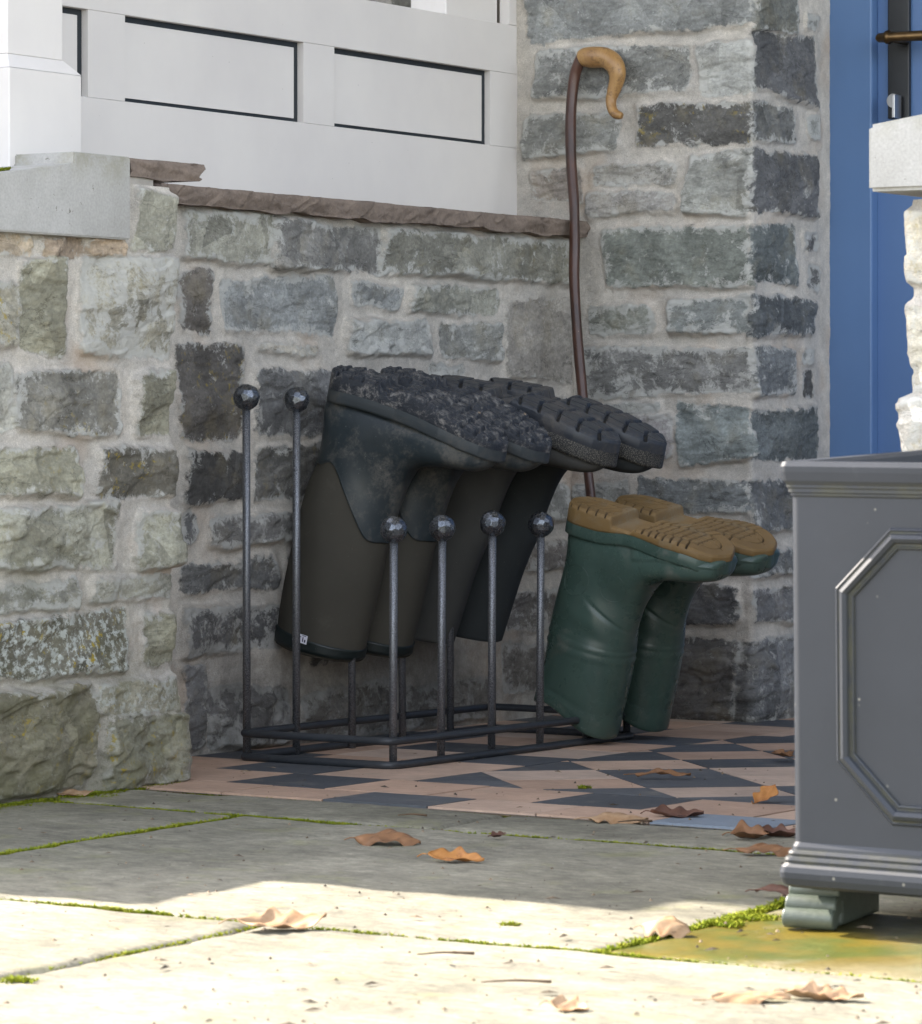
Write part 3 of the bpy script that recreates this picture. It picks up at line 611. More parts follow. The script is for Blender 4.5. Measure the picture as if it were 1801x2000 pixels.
# sandstone sill slabs with riven front edge
def riven(name, y0, y1, z0, z1, xf, xb, seed, cut=0.0):
    ny = int((y1 - y0) / .0025); nz = 12; Yv = np.linspace(y0, y1, ny); prof = []
    zt = np.concatenate([np.full(6, z1), np.linspace(z1, z0, nz), np.full(6, z0)]); 
    fx = np.concatenate([np.linspace(xb, xf, 6), np.full(nz, xf), np.linspace(xf, xb, 6)])
    Yg, K = np.meshgrid(Yv, np.arange(len(zt)), indexing='ij'); Zz = zt[K]; Xx = fx[K].copy(); v = (Zz - z0) / (z1 - z0); fm = (np.abs(Xx - xf) < 1e-6)
    nn = fbm(Yg * 14 + Zz * 30, Zz * 45, seed, 4); st_ = fbm(Yg * 9 - Zz * 12, Zz * 14, seed + 3, 4) * 4; stp = st_ - np.floor(st_)
    Xx = Xx + fm * ((nn - .5) * .012 + (stp - .5) * .006 - .012 * (1 - v) ** 1.5 * fbm(Yg * 9, Yg * 0, seed + 9, 3) - .003 * ss(.8, 1., v) )
    Zz = Zz + (v < .05) * (fbm(Yg * 20, Yg * 0 + 3, seed + 1, 4) - .5) * .010 + (v > .95) * (fbm(Yg * 25, Yg * 0 + 3, seed + 2, 3) - .5) * .002
    Yg = Yg - cut * (1 - v) * ss(y1 - .03, y1, Yg)
    P = np.stack([Xx, Yg, Zz], -1); me = grid_mesh(name, P)
    bm = bmesh.new(); bm.from_mesh(me); bmesh.ops.holes_fill(bm, edges=[e for e in bm.edges if e.is_boundary]); bmesh.ops.recalc_face_normals(bm, faces=bm.faces); bm.to_mesh(me); bm.free()
    return link(name, me, None, SAND)
XS1 = XL + .032
za = onx(345, 363, XS1).z; zb2 = onx(345, 391, XS1).z; zc_ = onx(1000, 416, XS1).z; ztS = (za + zc_) / 2; yq = onx(317, 375, XS1).y
s2 = riven('stone_sill', yq, YB + .02, ztS - .0265, ztS, XS1, XW - .03, 61); tag(s2, 'long brown riven sandstone sill between half wall and white boards', 'sill')
XS2 = XP - .004; p0 = onx(256, 320, XS2); p1 = onx(405, 325, XS2); zt1 = onx(330, 315, XS2).z; zt0 = onx(330, 350, XS2).z
s1 = riven('stone_slab', p0.y, p1.y, zt0, zt1, XS2, XW + .001, 71, .016); tag(s1, 'short brown sandstone slab overlapping the sill end beside the concrete cap', 'slab')

zb0 = onx(300, 379, XP).z; put(box('bedding_mortar', (XP - .2, p0.y + .002, zb0 - .004), (XP - .012, onx(314, 366, XP).y, zt0 + .003), MORT, None, .001), pier)
# ------------------------------------------------------------------ blue door in its frame
door = empty('front_door', (-2.2, YFR, 0)); tag(door, 'blue painted front door with black handle plate, in a blue frame at the right', 'door')
fx0 = XQ + .0; fx1 = ony(1702, 500, YFR).x; dx0 = ony(1716, 500, YFR + .022).x
put(box('door_frame', (fx0 - .03, YFR, -.01), (fx1, YFR + .07, 2.1), BLUED, None, .003), door)
put(box('frame_head', (fx0 - .03, YFR, 2.1), (-1.55, YFR + .07, 2.2), BLUED, None, .003), door)
put(box('door_frame', (-1.66, YFR, -.01), (-1.56, YFR + .07, 2.1), BLUED, None, .003), door)
put(box('rebate', (fx1 + .0005, YFR + .03, -.01), (fx1 + .006, YFR + .07, 2.1), NAVY, None, 0), door)
put(box('door_leaf', (dx0 - .003, YFR + .022, .01), (-1.67, YFR + .066, 2.095), BLUE, None, .002), door)
pl0 = ony(1736, 100, YFR + .018); pl1 = ony(1778, 100, YFR + .018); pz = ony(1755, 232, YFR + .018).z
hp = put(box('handle_plate', (pl0.x, YFR + .012, pz), (pl1.x, YFR + .0216, pz + .30), BLACKM, None, .002), door)
h0 = ony(1717, 76, YFR - .02); 
lm = tube_mesh('door_handle', [(h0.x + .002, YFR - .035, h0.z), (h0.x + .006, YFR - .035, h0.z), (h0.x + .018, YFR - .035, h0.z), (h0.x + .020, YFR - .035, h0.z), (h0.x + .026, YFR - .035, h0.z), (h0.x + .028, YFR - .035, h0.z), (h0.x + .13, YFR - .035, h0.z - .001)], [.004, .0075, .0085, .0115, .0115, .0085, .0085], 20)
put(link('door_handle', lm, None, BRONZE, True), door)
put(link('handle_rose', tube_mesh('handle_rose', [(h0.x + .032, YFR - .035, h0.z), (h0.x + .032, YFR + .012, h0.z)], .009, 20), None, BRONZE, True), door)
kx = ony(1746, 196, YFR)
put(link('key_cover', tube_mesh('key_cover', [(kx.x - .004, YFR + .004, kx.z), (kx.x - .004, YFR + .013, kx.z)], .0115, 20), None, STEEL, False), door)
put(box('key', (kx.x + .005, YFR - .02, kx.z - .03), (kx.x + .0105, YFR + .006, kx.z + .008), STEEL, None, .001), door)

# ------------------------------------------------------------------ right-hand pier with coping
YW = 3.50; xw = ony(1779, 600, YW).x
W4 = Wall([(xw, 4.9), (xw, YW), (xw + .34, YW)], .014)
uc = W4.u0[1]; mk = lambda y0, y1, c, p=.012, e=.0: dict(r=[uc - .09, uc + .15, ony(1790, y1, YW).z, ony(1790, y0, YW).z], c=c, p=p * .6, s=.7, l=.3, k=.6, rr=.012)
st4 = [mk(415, 548, (.38, .35, .27)), mk(600, 755, (.36, .34, .27)), mk(775, 900, (.42, .40, .35), .018), mk(935, 1040, GB), mk(1080, 1180, GR), mk(1210, 1300, GB)]
st4 += auto_stones(0, uc - .12, .02, .70, 91, [GB, GR, BE, LG]) + auto_stones(uc + .18, W4.u0[2], .02, .70, 92, [GB, GR, BE, LG])
rp = empty('stone_pier', (xw + .1, YW, 0)); tag(rp, 'pale stone pier with concrete coping at the right edge, behind the planter', 'pier')
put(link('masonry', build_wall('masonry', W4, axis((0, uc - .1, .006), (uc - .1, uc + .16, .0022), (uc + .16, W4.u0[2], .006)), np.arange(-.02, .70, .003), st4, 53), None, MS), rp)
YCo = YW - .04; k0 = ony(1694, 244, YCo); k1 = ony(1801, 222, YCo); k2 = ony(1695, 374, YCo); slp = (k1.z - k0.z) / (k1.x - k0.x)
xr_ = k0.x + .44; xm = (k0.x + xr_) / 2; zpk = k0.z + slp * (xm - k0.x)
put(prism('coping', [(k0.x, YCo, k0.z), (xm, YCo, zpk), (xr_, YCo, k0.z), (xr_, YCo, k2.z), (k0.x, YCo, k2.z)][::-1], (0, 1.4, 0), CONC, None, .004), rp)

# ------------------------------------------------------------------ the house beyond the photo's edge (casts the shade on the porch)
house = empty('house_wing', (-5, 4, 0)); tag(house, 'rubble stone house wing glimpsed above the white boards through the porch opening', 'building')
def flat_wall(name, W, seed, v1=3.6, step=.02):
    L = W.u0[-1]; return link(name, build_wall(name, W, np.arange(0, L, step), np.arange(-.02, v1, step), auto_stones(0, L, .02, v1, seed, [BE, GB, LG, GR]), seed), None, MS)
put(flat_wall('masonry', Wall([(-9, YF0 + .012), (-4.45, YF0 + .012), (-4.45, 5.6)], .01), 101), house)
put(box('core', (-9, YF0 + .03, 0), (-4.47, 9, 3.58), MORT, None, 0), house)
lw = empty('garden_wall', (-3.3, 2.95, 0)); tag(lw, 'low stone wall outside the left edge of the photo, casting the near shadow', 'wall')
tn = math.tan(SUN_EL); hl = .62; xlw = -4.54 * H - hl / tn
put(flat_wall('masonry', Wall([(-5.2, 5.98 * H), (xlw, 5.98 * H), (xlw, YF0 - .004)], .01), 103, hl, .02), lw)
put(box('core', (-5.2, 5.98 * H + .01, 0), (xlw - .01, YF0 - .01, hl - .004), MORT, None, 0), lw)
roof = empty('porch_roof', (-2, 4, 2.4)); tag(roof, 'porch roof above the top of the photo', 'roof')
put(box('soffit', (-3.4, 3.3, 2.42), (-.6, 5.4, 2.45), WH, None, 0), roof)
put(box('roofing', (-3.5, 3.2, 2.451), (-.5, 5.5, 2.52), mat_plain('slate', (.07, .075, .08), .7), None, .003), roof)
hb = empty('house_front', (0, 6, 0)); tag(hb, 'house front wall above and to the right of the blue door', 'wall'); hb.name = 'rear_house_wall'
put(flat_wall('masonry', Wall([(-1.54, YFR - .02), (1.6, YFR - .02)], .01), 105, 3.6), hb)
put(flat_wall('gable', Wall([(-4.4, YFR + .25), (-3.3, YFR + .25)], .01), 106, 3.6), hb)

# ------------------------------------------------------------------ boot rack
rack = empty('boot_rack', (-2.80, 4.38, 0)); tag(rack, 'black wrought iron boot rack with faceted ball finials on the tiled floor', 'boot rack')
FXr, BXr = -5.745 * H, -6.251 * H - .014; Y0r = 8.683 * H; DYr = .28 * H
corners = [(FXr, Y0r), (FXr, Y0r + 5 * DYr), (BXr, Y0r + 5 * DYr), (BXr, Y0r)]
def ring_pts(z, r=.018):
    out = []; n = len(corners)
    for i in range(n):
        p = np.array(corners[i]); a = np.array(corners[i - 1]); b_ = np.array(corners[(i + 1) % n]); d0 = (a - p) / np.linalg.norm(a - p); d1 = (b_ - p) / np.linalg.norm(b_ - p)
        s0 = p + d0 * r; s1 = p + d1 * r
        for t_ in np.linspace(0, 1, 7): q = (1 - t_) ** 2 * s0 + 2 * t_ * (1 - t_) * p + t_ * t_ * s1; out.append((q[0], q[1], z + zfl(q[1])))
    return out
# posts sit just inside the rings
put(link('base_ring', tube_mesh('base_ring', ring_pts(.0052), .0056, 14, True), None, BAR, True), rack)
put(link('upper_ring', tube_mesh('upper_ring', ring_pts(.0375), .0054, 14, True), None, BAR, True), rack)
ico = bmesh.new(); bmesh.ops.create_icosphere(ico, subdivisions=5, radius=1); rb = random.Random(3)
nrm = []; NF = 64
for i in range(NF):
    z_ = 1 - 2 * (i + .5) / NF; a_ = i * 2.399963 ; q = Vector((math.sqrt(1 - z_ * z_) * math.cos(a_), math.sqrt(1 - z_ * z_) * math.sin(a_), z_)) + Vector([rb.uniform(-.10, .10) for _ in range(3)])
    nrm.append(np.array(q.normalized()))
NN = np.array(nrm); dd = np.array([rb.uniform(.95, .985) for _ in nrm])
for v in ico.verts:
    dr = np.array(v.co.normalized()); dots = NN @ dr; r_ = (dd / np.maximum(dots, 1e-3)); k_ = np.sort(r_)[:2]; rr = k_[0]
    v.co = Vector(dr * rr) * .0184
bmesh.ops.recalc_face_normals(ico, faces=ico.faces)
ballme = bpy.data.meshes.new('ball_finial'); ico.to_mesh(ballme); ico.free(); ballme.materials.append(BALL)
zT, zS = .494, .316
posts = []
for row, x, zt, ins in (('tall', BXr, zT, .0), ('short', FXr, zS, .0)):
    for k in range(6):
        y = Y0r + k * DYr; yy_ = min(max(y, Y0r + .012), Y0r + 5 * DYr - .012); xx = x + ((.003 if k < 2 else .009) if x == BXr else -.006)
        hz = zt + rb.uniform(-.003, .003)
        lean = rb.uniform(-.003, .003)
        pm_ = tube_mesh('post', [(xx, yy_, zfl(yy_)), (xx + lean * .5, yy_, hz / 2), (xx + lean, yy_, hz)], .0055, 16)
        po = put(link('post', pm_, None, IRON, True), rack)
        bo = bpy.data.objects.new('ball_finial', ballme); COL.objects.link(bo); bo.parent = po
        bo.matrix_local = Matrix.Translation((xx + lean, yy_, hz)) @ Matrix.Rotation(rb.uniform(0, 6), 4, 'Z') @ Matrix.Rotation(rb.uniform(0, 6), 4, 'X')
        posts.append((xx, yy_, hz))

# ------------------------------------------------------------------ boots
def interp_ctrl(ctrl, n):
    return catmull([np.array(c, float) for c in ctrl], n)
def loft(ctrl, n, m, limit=None, off=0.0, bumps=None):
    """ctrl rows: Bx,Bz,Fx,Fz,w,sq ; returns grid P (n,m,3). phi=0 at front/top, pi at back/bottom"""
    R = interp_ctrl(ctrl, 400); ph = np.linspace(0, 2 * np.pi, m, endpoint=False)
    lim = np.ones(m) if limit is None else limit(ph); P = np.zeros((n, m, 3)); T = np.linspace(0, 1, n)
    for j in range(m):
        t = T * lim[j] * 399; i0 = np.clip(t.astype(int), 0, 398); f = (t - i0)[:, None]; r = R[i0] * (1 - f) + R[i0 + 1] * f
        c = math.cos(ph[j]); s = math.sin(ph[j]); sq = r[:, 5]
        cc_ = np.sign(c) * np.abs(c) ** (2 / sq) if True else c; ssn = np.sign(s) * abs(s) ** (2 / sq)
        mx = (r[:, 0] + r[:, 2]) / 2; mz = (r[:, 1] + r[:, 3]) / 2; hx = (r[:, 2] - r[:, 0]) / 2; hz = (r[:, 3] - r[:, 1]) / 2
        hl_ = np.hypot(hx, hz) + 1e-6; ex = hx / hl_; ez = hz / hl_; w_ = r[:, 4] + off
        o_ = off + (bumps(T * lim[j], ph[j]) if bumps else 0)
        P[:, j, 0] = mx + ex * (hl_ + o_) * cc_; P[:, j, 2] = mz + ez * (hl_ + o_) * cc_; P[:, j, 1] = (w_ + (o_ - off)) * ssn
    return P
def outline(L, wts):
    xs = np.array([a for a, _ in wts]) * L; ws = np.array([b for _, b in wts])
    return lambda x: np.interp(x, xs, ws)
def sole_mesh(name, L, wf, zj, zb, tread, nx=240, nt=84, flare=.0):
    s = np.linspace(0, 1, nx); x = L * (1 - np.cos(np.pi * s)) / 2 ; tt = np.linspace(-1, 1, nt)
    X, T = np.meshgrid(x, tt, indexing='ij'); E = np.sqrt(np.clip(1 - (2 * X / L - 1) ** 14, 0, 1)); Wd = wf(X) * E
    Yv = Wd * T; d_edge = Wd * (1 - np.abs(T)); Zv = zb(X) + tread(X, Yv, T, Wd) * ss(0, .002, d_edge + .0008)
    Zv = Zv + .0025 * ss(.004, 0, d_edge)
    rows = 7; left = []; right = []
    for k in range(rows):
        v = (k + 1) / rows; zz = (zb(x) + .0025) * (1 - v) + zj(x) * v; bul = 1 + flare * math.sin(v * math.pi)
        wx = wf(x) * np.sqrt(np.clip(1 - (2 * x / L - 1) ** 14, 0, 1)) * bul
        left.append(np.stack([x, -wx, zz], -1)); right.append(np.stack([x, wx, zz], -1))
    P = np.concatenate([np.stack(left[::-1], 1), np.stack([X, Yv, Zv], -1), np.stack(right, 1)], 1)
    top = np.stack([x, x * 0, zj(x)], -1)[:, None]; P = np.concatenate([top, P, top], 1)
    P[..., 0] += 0
    me = grid_mesh(name, P[:, :, :]); cv = np.zeros(P.shape[:2]); cv[:, 8:-8] = ss(.0006, .0025, tread(X, Yv, T, Wd)) * ss(.0, .002, d_edge + .001); fattr(me, 'groove_shade', cv); bm = bmesh.new(); bm.from_mesh(me); bmesh.ops.remove_doubles(bm, verts=bm.verts, dist=1e-6); bmesh.ops.recalc_face_normals(bm, faces=bm.faces); bm.to_mesh(me); bm.free()  # groove mask that paints shade into the sole tread
    return me
def fixn(me):
    bm = bmesh.new(); bm.from_mesh(me); bmesh.ops.recalc_face_normals(bm, faces=bm.faces); bm.to_mesh(me); bm.free(); return me
def band(ctrl, t0, t1, off, name, m=64, n=6):
    R = loft(ctrl, 400, m, None, off); i0 = int(t0 * 399); i1 = int(t1 * 399); idx = np.linspace(i0, i1, n).astype(int)
    inner = loft(ctrl, 400, m, None, -.002); P = np.concatenate([inner[i0:i0 + 1], R[idx], inner[i1:i1 + 1]], 0); return fixn(grid_mesh(name, P, True))
def place(o, origin, pitch, yaw=0, roll=0, mirror=False):
    ex = Vector((math.cos(pitch), 0, -math.sin(pitch))); ez = Vector((-math.sin(pitch), 0, -math.cos(pitch))); ey = ez.cross(ex)
    M = Matrix((ex, ey, ez)).transposed().to_4x4(); M = Matrix.Rotation(yaw, 4, 'Z') @ M @ Matrix.Rotation(roll, 4, 'X')
    o.matrix_world = Matrix.Translation(origin) @ M
# shapes --------------------------------------------------
def boot_ctrl(L, sh, ank=.0, top=.33, zf=.016, wt=.056, k=1.0, fb=.118):
    a = L / .28
    return [(.2795*a, zf+.010, .2795*a, zf+.013, .003, 2.2), (.275*a, zf, .272*a, zf+.036, .022, 2.4), (.262*a, zf-.002, .256*a, zf+.050, .035, 2.5), (.235*a, zf-.003, .228*a, zf+.062, .045*k, 2.6),
     (.20*a, zf-.003, .19*a, zf+.073, .049*k, 2.6), (.165*a, zf-.003, .157*a, zf+.088, .047*k, 2.5), (.135*a, zf-.003, .134*a, zf+.106, .042*k, 2.4), (.105*a, zf-.003, .120*a, zf+.128, .039*k, 2.3),
     (.070*a, zf-.003, .113*a, zf+.150, .038*k, 2.3), (.035*a, zf-.002, .109*a, zf+.170, .038*k, 2.3), (.010*a, zf+.003, .1065*a, zf+.188, .039*k, 2.3), (.000, zf+.028, .105*a, zf+.205, .040, 2.2),
     (-.001, zf+.065, .104*a, zf+.222, .042, 2.15), (.003 + ank, zf+.105, .104*a, zf+.240, .044, 2.1), (-.004 + ank * .7, zf+.150, .107*a, zf+.258, .047, 2.1),
     (-.016, top-.12, fb - .004, top-.075, wt - .003, 2.1), (-.022, top-.055, fb, top-.035, wt, 2.1), (-.024, top, fb + .001, top + .006, wt, 2.1)]
GREEN = mat_rubber('green_rubber', (.046, .080, .066), .27, .25, (.13, .135, .115))
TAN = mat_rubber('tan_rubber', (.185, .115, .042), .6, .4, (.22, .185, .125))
DGREEN = mat_rubber('dark_green_rubber', (.020, .029, .034), .38, .62, (.11, .105, .092))
BAND = mat_rubber('binding_rubber', (.008, .014, .014), .45)
FOX = mat_rubber('grey_welt', (.030, .038, .043), .5, .45, (.08, .078, .07))
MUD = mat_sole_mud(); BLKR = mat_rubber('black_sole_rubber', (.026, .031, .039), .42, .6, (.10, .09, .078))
NEO1 = mat_neo('olive_neoprene', (.056, .052, .042)); NEO2 = mat_neo('charcoal_neoprene', (.058, .058, .054)); NEO3 = mat_neo('black_neoprene', (.032, .036, .037))
INN = mat_plain('boot_lining', (.02, .02, .02), .9)
def wavy_x(x): return x
# --- green wellingtons
def green_tread(X, Y, T, Wd):
    L = .275; heel = X < .092; fore = (X > .128) & (X < .262); g = np.zeros_like(X)
    c = X + .010 * (1 - np.abs(T) ** 2)        # curved bars
    edge_bar = (np.abs(((c / .0135) % 1) - .5) > .37) & (np.abs(T) > .50) & (X > .135) & (X < .235)
    cx_ = (Y / .013 + ((np.floor(X / .0145) % 2) * .5)); cell = ((np.abs((cx_ % 1) - .5) > .39) | (np.abs(((X / .0145) % 1) - .5) > .40)) & (np.abs(T) <= .50) & (X > .14) & (X < .238)
    ring = np.abs(np.abs(T) - .50) < .045; ring &= (X > .14) & (X < .235)
    arc = np.abs(np.hypot((X - .235), Y) - .020) < .0012; line = (np.abs(Y + .010 - (X - .235) * .4) < .0011) & (X > .245) & (X < .262)
    hb_ = heel & ((np.abs(((c / .016) % 1) - .5) > .42) & (np.abs(T) > .45) | (np.abs(np.abs(T) - .45) < .04) | ((np.abs(((X + Y * .5) / .02 % 1) - .5) > .43) & (np.abs(T) <= .45))) & (X > .012) & (X < .082)
    g = np.where(fore & (edge_bar | cell | ring | (arc & (X > .235)) | line), .0042, 0.) + np.where(hb_, .0034, 0.)
    return g
def z_green(x):
    x = np.asarray(x, float); heel = .0; waist = .013; f = .006
    z = heel + (waist - heel) * ss(.088, .094, x); z = z + (f - waist) * ss(.124, .134, x); z = z + .008 * ss(.22, .275, x) ** 1.5 - .004 * ss(.13, .2, x) + .003 * ss(.2, .25, x); return z
def zj_green(x): x = np.asarray(x, float); return .026 - .010 * ss(.06, .14, x) + .007 * ss(.22, .275, x)
wg = outline(.275, [(0, .026), (.03, .032), (.1, .036), (.25, .036), (.42, .035), (.55, .041), (.68, .049), (.80, .0495), (.90, .043), (.96, .034), (1., .018)])
CG = [(.277, .030, .277, .033, .003), (.274, .022, .272, .050, .026), (.262, .018, .258, .057, .037), (.240, .017, .235, .063, .046), (.215, .017, .208, .068, .0495), (.19, .017, .184, .075, .049),
      (.165, .017, .168, .087, .046), (.13, .019, .160, .101, .042), (.09, .022, .155, .114, .040), (.05, .024, .151, .126, .040), (.018, .026, .1485, .138, .040), (.007, .040, .147, .150, .041),
      (.011, .070, .1455, .161, .043), (.012, .105, .145, .174, .047), (.010, .150, .1455, .186, .051), (.010, .195, .146, .203, .054), (.014, .255, .147, .262, .056), (.013, .314, .145, .328, .056)]
CG = [(c[0] - .044 * c[1], c[1], c[2] - .044 * c[3], c[3], c[4], 2.6 if c[0] > .18 else 2.15) for c in CG]
def green_b(t, ph):
    c = 0 * t
    for a_, wdt in ((.880, .0022), (.893, .0022)): c = c + .0019 * np.exp(-((t - a_) / wdt) ** 2)
    c = c - .0030 * np.exp(-((t - .845) / .035) ** 2) * math.exp(-((ph - 1.35) / .55) ** 2) + .0010 * np.exp(-((t - .80) / .02) ** 2) * math.exp(-((ph - 1.9) / .4) ** 2) - .0016 * np.exp(-((t - .735) / .010) ** 2) * math.exp(-((ph - .9) / .6) ** 2)
    c = c + .0008 * ss(.972, .978, t) - .0009 * np.exp(-((t - .972) / .003) ** 2)
    side = math.sin(ph)
    c = c + .0035 * math.sin(3 * ph + .6) * ss(.90, 1., t)
    c = c + .002 * ss(.42, .40, t) * ss(.0, .05, t) * (1 if math.cos(ph) < -.2 else 0)
    return c
def add_inner(ctrl, n, m, off, bumps=None):
    P = loft(ctrl, n, m, None, 0, bumps); k = int(n * .12); Q = loft(ctrl, n, m, None, -off, bumps)[n - k:][::-1]
    cen = Q[-1].mean(0); cap = np.repeat(cen[None, None], m, 1); lip = (P[-1:] + Q[:1]) / 2; nrm_ = (P[-1:] - P[-2:-1]); lip = lip + nrm_ / (np.linalg.norm(nrm_, axis=-1, keepdims=True) + 1e-9) * .0012
    return np.concatenate([P, lip, Q, cap], 0)
def project(pts2, me, side, off=.0006):
    """pts2: (x,z) points in boot frame; returns points on the boot's side"""
    bv = BVHTree.FromPolygons([v.co[:] for v in me.vertices], [p.vertices[:] for p in me.polygons]); out = []
    for x, z in pts2:
        loc, n_, i_, d_ = bv.ray_cast(Vector((x, side * .3, z)), Vector((0, -side, 0)))
        out.append((Vector((x, side * .05, z)) if loc is None else loc + n_ * off * (1 if n_.y * side > 0 else -1)))
    return out
def text_curve(txt, size):
    cu = bpy.data.curves.new('t', 'FONT'); cu.body = txt; cu.size = size; cu.align_x = 'CENTER'; cu.align_y = 'CENTER'; cu.resolution_u = 3
    o = bpy.data.objects.new('t', cu); COL.objects.link(o); bpy.context.view_layer.update()
    me = bpy.data.meshes.new_from_object(o.evaluated_get(bpy.context.evaluated_depsgraph_get())); bpy.data.objects.remove(o)
    bm = bmesh.new(); bm.from_mesh(me); bmesh.ops.subdivide_edges(bm, edges=bm.edges, cuts=1); bmesh.ops.triangulate(bm, faces=bm.faces); v = [tuple(q.co) for q in bm.verts]; bm.verts.index_update(); f = [tuple(x.index for x in q.verts) for q in bm.faces]; bm.free(); return v, f
CAMSIDE = 1      # after turning the boot over, local +y faces the camera
def make_green():
    root = empty('wellington_boot')
    GP = add_inner(CG, 190, 96, .003, green_b); zz = GP[..., 2]; aa = np.linspace(0, 2 * np.pi, 96, endpoint=False)[None, :]
    GP[..., 2] -= .024 * ss(.24, .325, zz) * np.exp(-((aa - 1.95) / .75) ** 2); up = fixn(grid_mesh('upper', GP, True)); link('upper', up, root, GREEN)
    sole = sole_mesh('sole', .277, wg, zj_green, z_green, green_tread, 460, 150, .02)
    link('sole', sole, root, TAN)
    # welt strip of the foot, green, just above the sole
    x = np.linspace(.001, .276, 140)
    Wd = wg(x) * np.sqrt(np.clip(1 - (2 * x / .277 - 1) ** 14, 0, 1)); rows = []
    for v in np.linspace(0, 1, 7): rows.append(np.stack([np.concatenate([x, x[::-1]]), np.concatenate([-Wd, Wd[::-1]]) * (1.0 + .035 * math.sin(v * 2.6)), np.concatenate([zj_green(x), zj_green(x)[::-1]]) + v * .017 * 1.0], -1))
    rows.append(np.stack([np.concatenate([x, x[::-1]]), np.concatenate([-Wd, Wd[::-1]]) * .80, np.concatenate([zj_green(x), zj_green(x)[::-1]]) + .019], -1))
    link('welt', fixn(grid_mesh('welt', np.array(rows), True)), root, GREEN)
    cpt = (.050, .104)
    circ = [(cpt[0] + .023 * math.cos(a), cpt[1] + .023 * math.sin(a)) for a in np.linspace(0, 2 * np.pi, 72, endpoint=False)]
    link('round_emblem', tube_mesh('round_emblem', [tuple(p) for p in project(circ, up, CAMSIDE, .0001)], .00065, 8, True), root, GREEN, True)
    circ2 = [(.112 + .020 * math.cos(a), .100 + .022 * math.sin(a)) for a in np.linspace(-1.2, 3.4, 60)] 
    link('ankle_pad_edge', tube_mesh('ankle_pad_edge', [tuple(p) for p in project(circ2, up, CAMSIDE, -.0001)], .0006, 8, False), root, GREEN, True)
    tv, tf = text_curve('Dunlop', .0145)
    sh = [(cpt[0] + x_, cpt[1] + y_) for x_, y_, _ in tv]; pp = project(sh, up, CAMSIDE, .0004)
    tm_ = bpy.data.meshes.new('embossed_lettering'); tm_.from_pydata([tuple(p) for p in pp], [], tf); link('embossed_lettering', tm_, root, GREEN)
    return root
# --- muddy neoprene boots
def lug(X, T, Wd, px_, depth, ph=0.):
    Y = T * Wd; row = np.floor(X / px_); fx = np.abs((X / px_ % 1) - .5); yy2 = Y / .019 + .5 * (row % 2) + ph; fy = np.abs((yy2 % 1) - .5)
    return depth * np.clip(ss(.33, .40, fx) + ss(.34, .42, fy), 0, 1)
def mud_tread(X, Y, T, Wd):
    g = lug(X, T, Wd, .020, .0075); n = fbm(X * 90, Y * 90, 5, 5, .65); clog = ss(.40, .62, fbm(X * 30, Y * 30, 77, 3)); g = g * (1 - .5 * clog)
    return g + (n - .5) * .0045 - (X < .05) * .001
def z_mud(x):
    x = np.asarray(x, float); return .012 * ss(.084, .090, x) - .009 * ss(.112, .122, x) + .050 * np.clip((x - .12) / .155, 0, 1) ** 1.35
def zj_mud(x): return np.interp(np.asarray(x, float), [0, .043, .08, .116, .15, .18, .21, .246, .275], [.030, .028, .030, .034, .038, .043, .049, .057, .066])
wm = outline(.276, [(0, .028), (.03, .034), (.1, .040), (.25, .041), (.42, .041), (.55, .046), (.68, .053), (.80, .053), (.90, .046), (.96, .036), (1., .020)])
CM = [(.274, .066, .274, .070, .004), (.270, .060, .266, .086, .024), (.258, .056, .252, .096, .036), (.235, .050, .228, .100, .046), (.205, .044, .198, .102, .050), (.175, .040, .172, .108, .048),
      (.145, .040, .155, .118, .044), (.110, .036, .1475, .135, .041), (.070, .030, .1435, .152, .040), (.035, .026, .1415, .168, .040), (.010, .030, .140, .183, .040), (.003, .055, .139, .197, .041),
      (.008, .090, .138, .212, .043), (.010, .130, .137, .228, .046), (.001, .178, .136, .250, .050), (-.001, .240, .136, .290, .056), (-.001, .320, .135, .350, .059), (.004, .405, .134, .408, .060)]
CM = [(c[0] - .040 * c[1], c[1], c[2] - .040 * c[3], c[3], c[4], 2.8 if c[0] > .19 else 2.25) for c in CM]
def mud_lim(ph):
    # how far the rubber foot climbs the shaft (ring parameter), 1=top. back=pi, front=0
    a = np.abs(((ph + np.pi) % (2 * np.pi)) - np.pi)      # 0 front .. pi back
    return .772 + .030 * np.exp(-((a - .85) / .38) ** 2) - .050 * np.exp(-((a - 1.95) / .42) ** 2) + .018 * ss(2.7, 3.1, a)
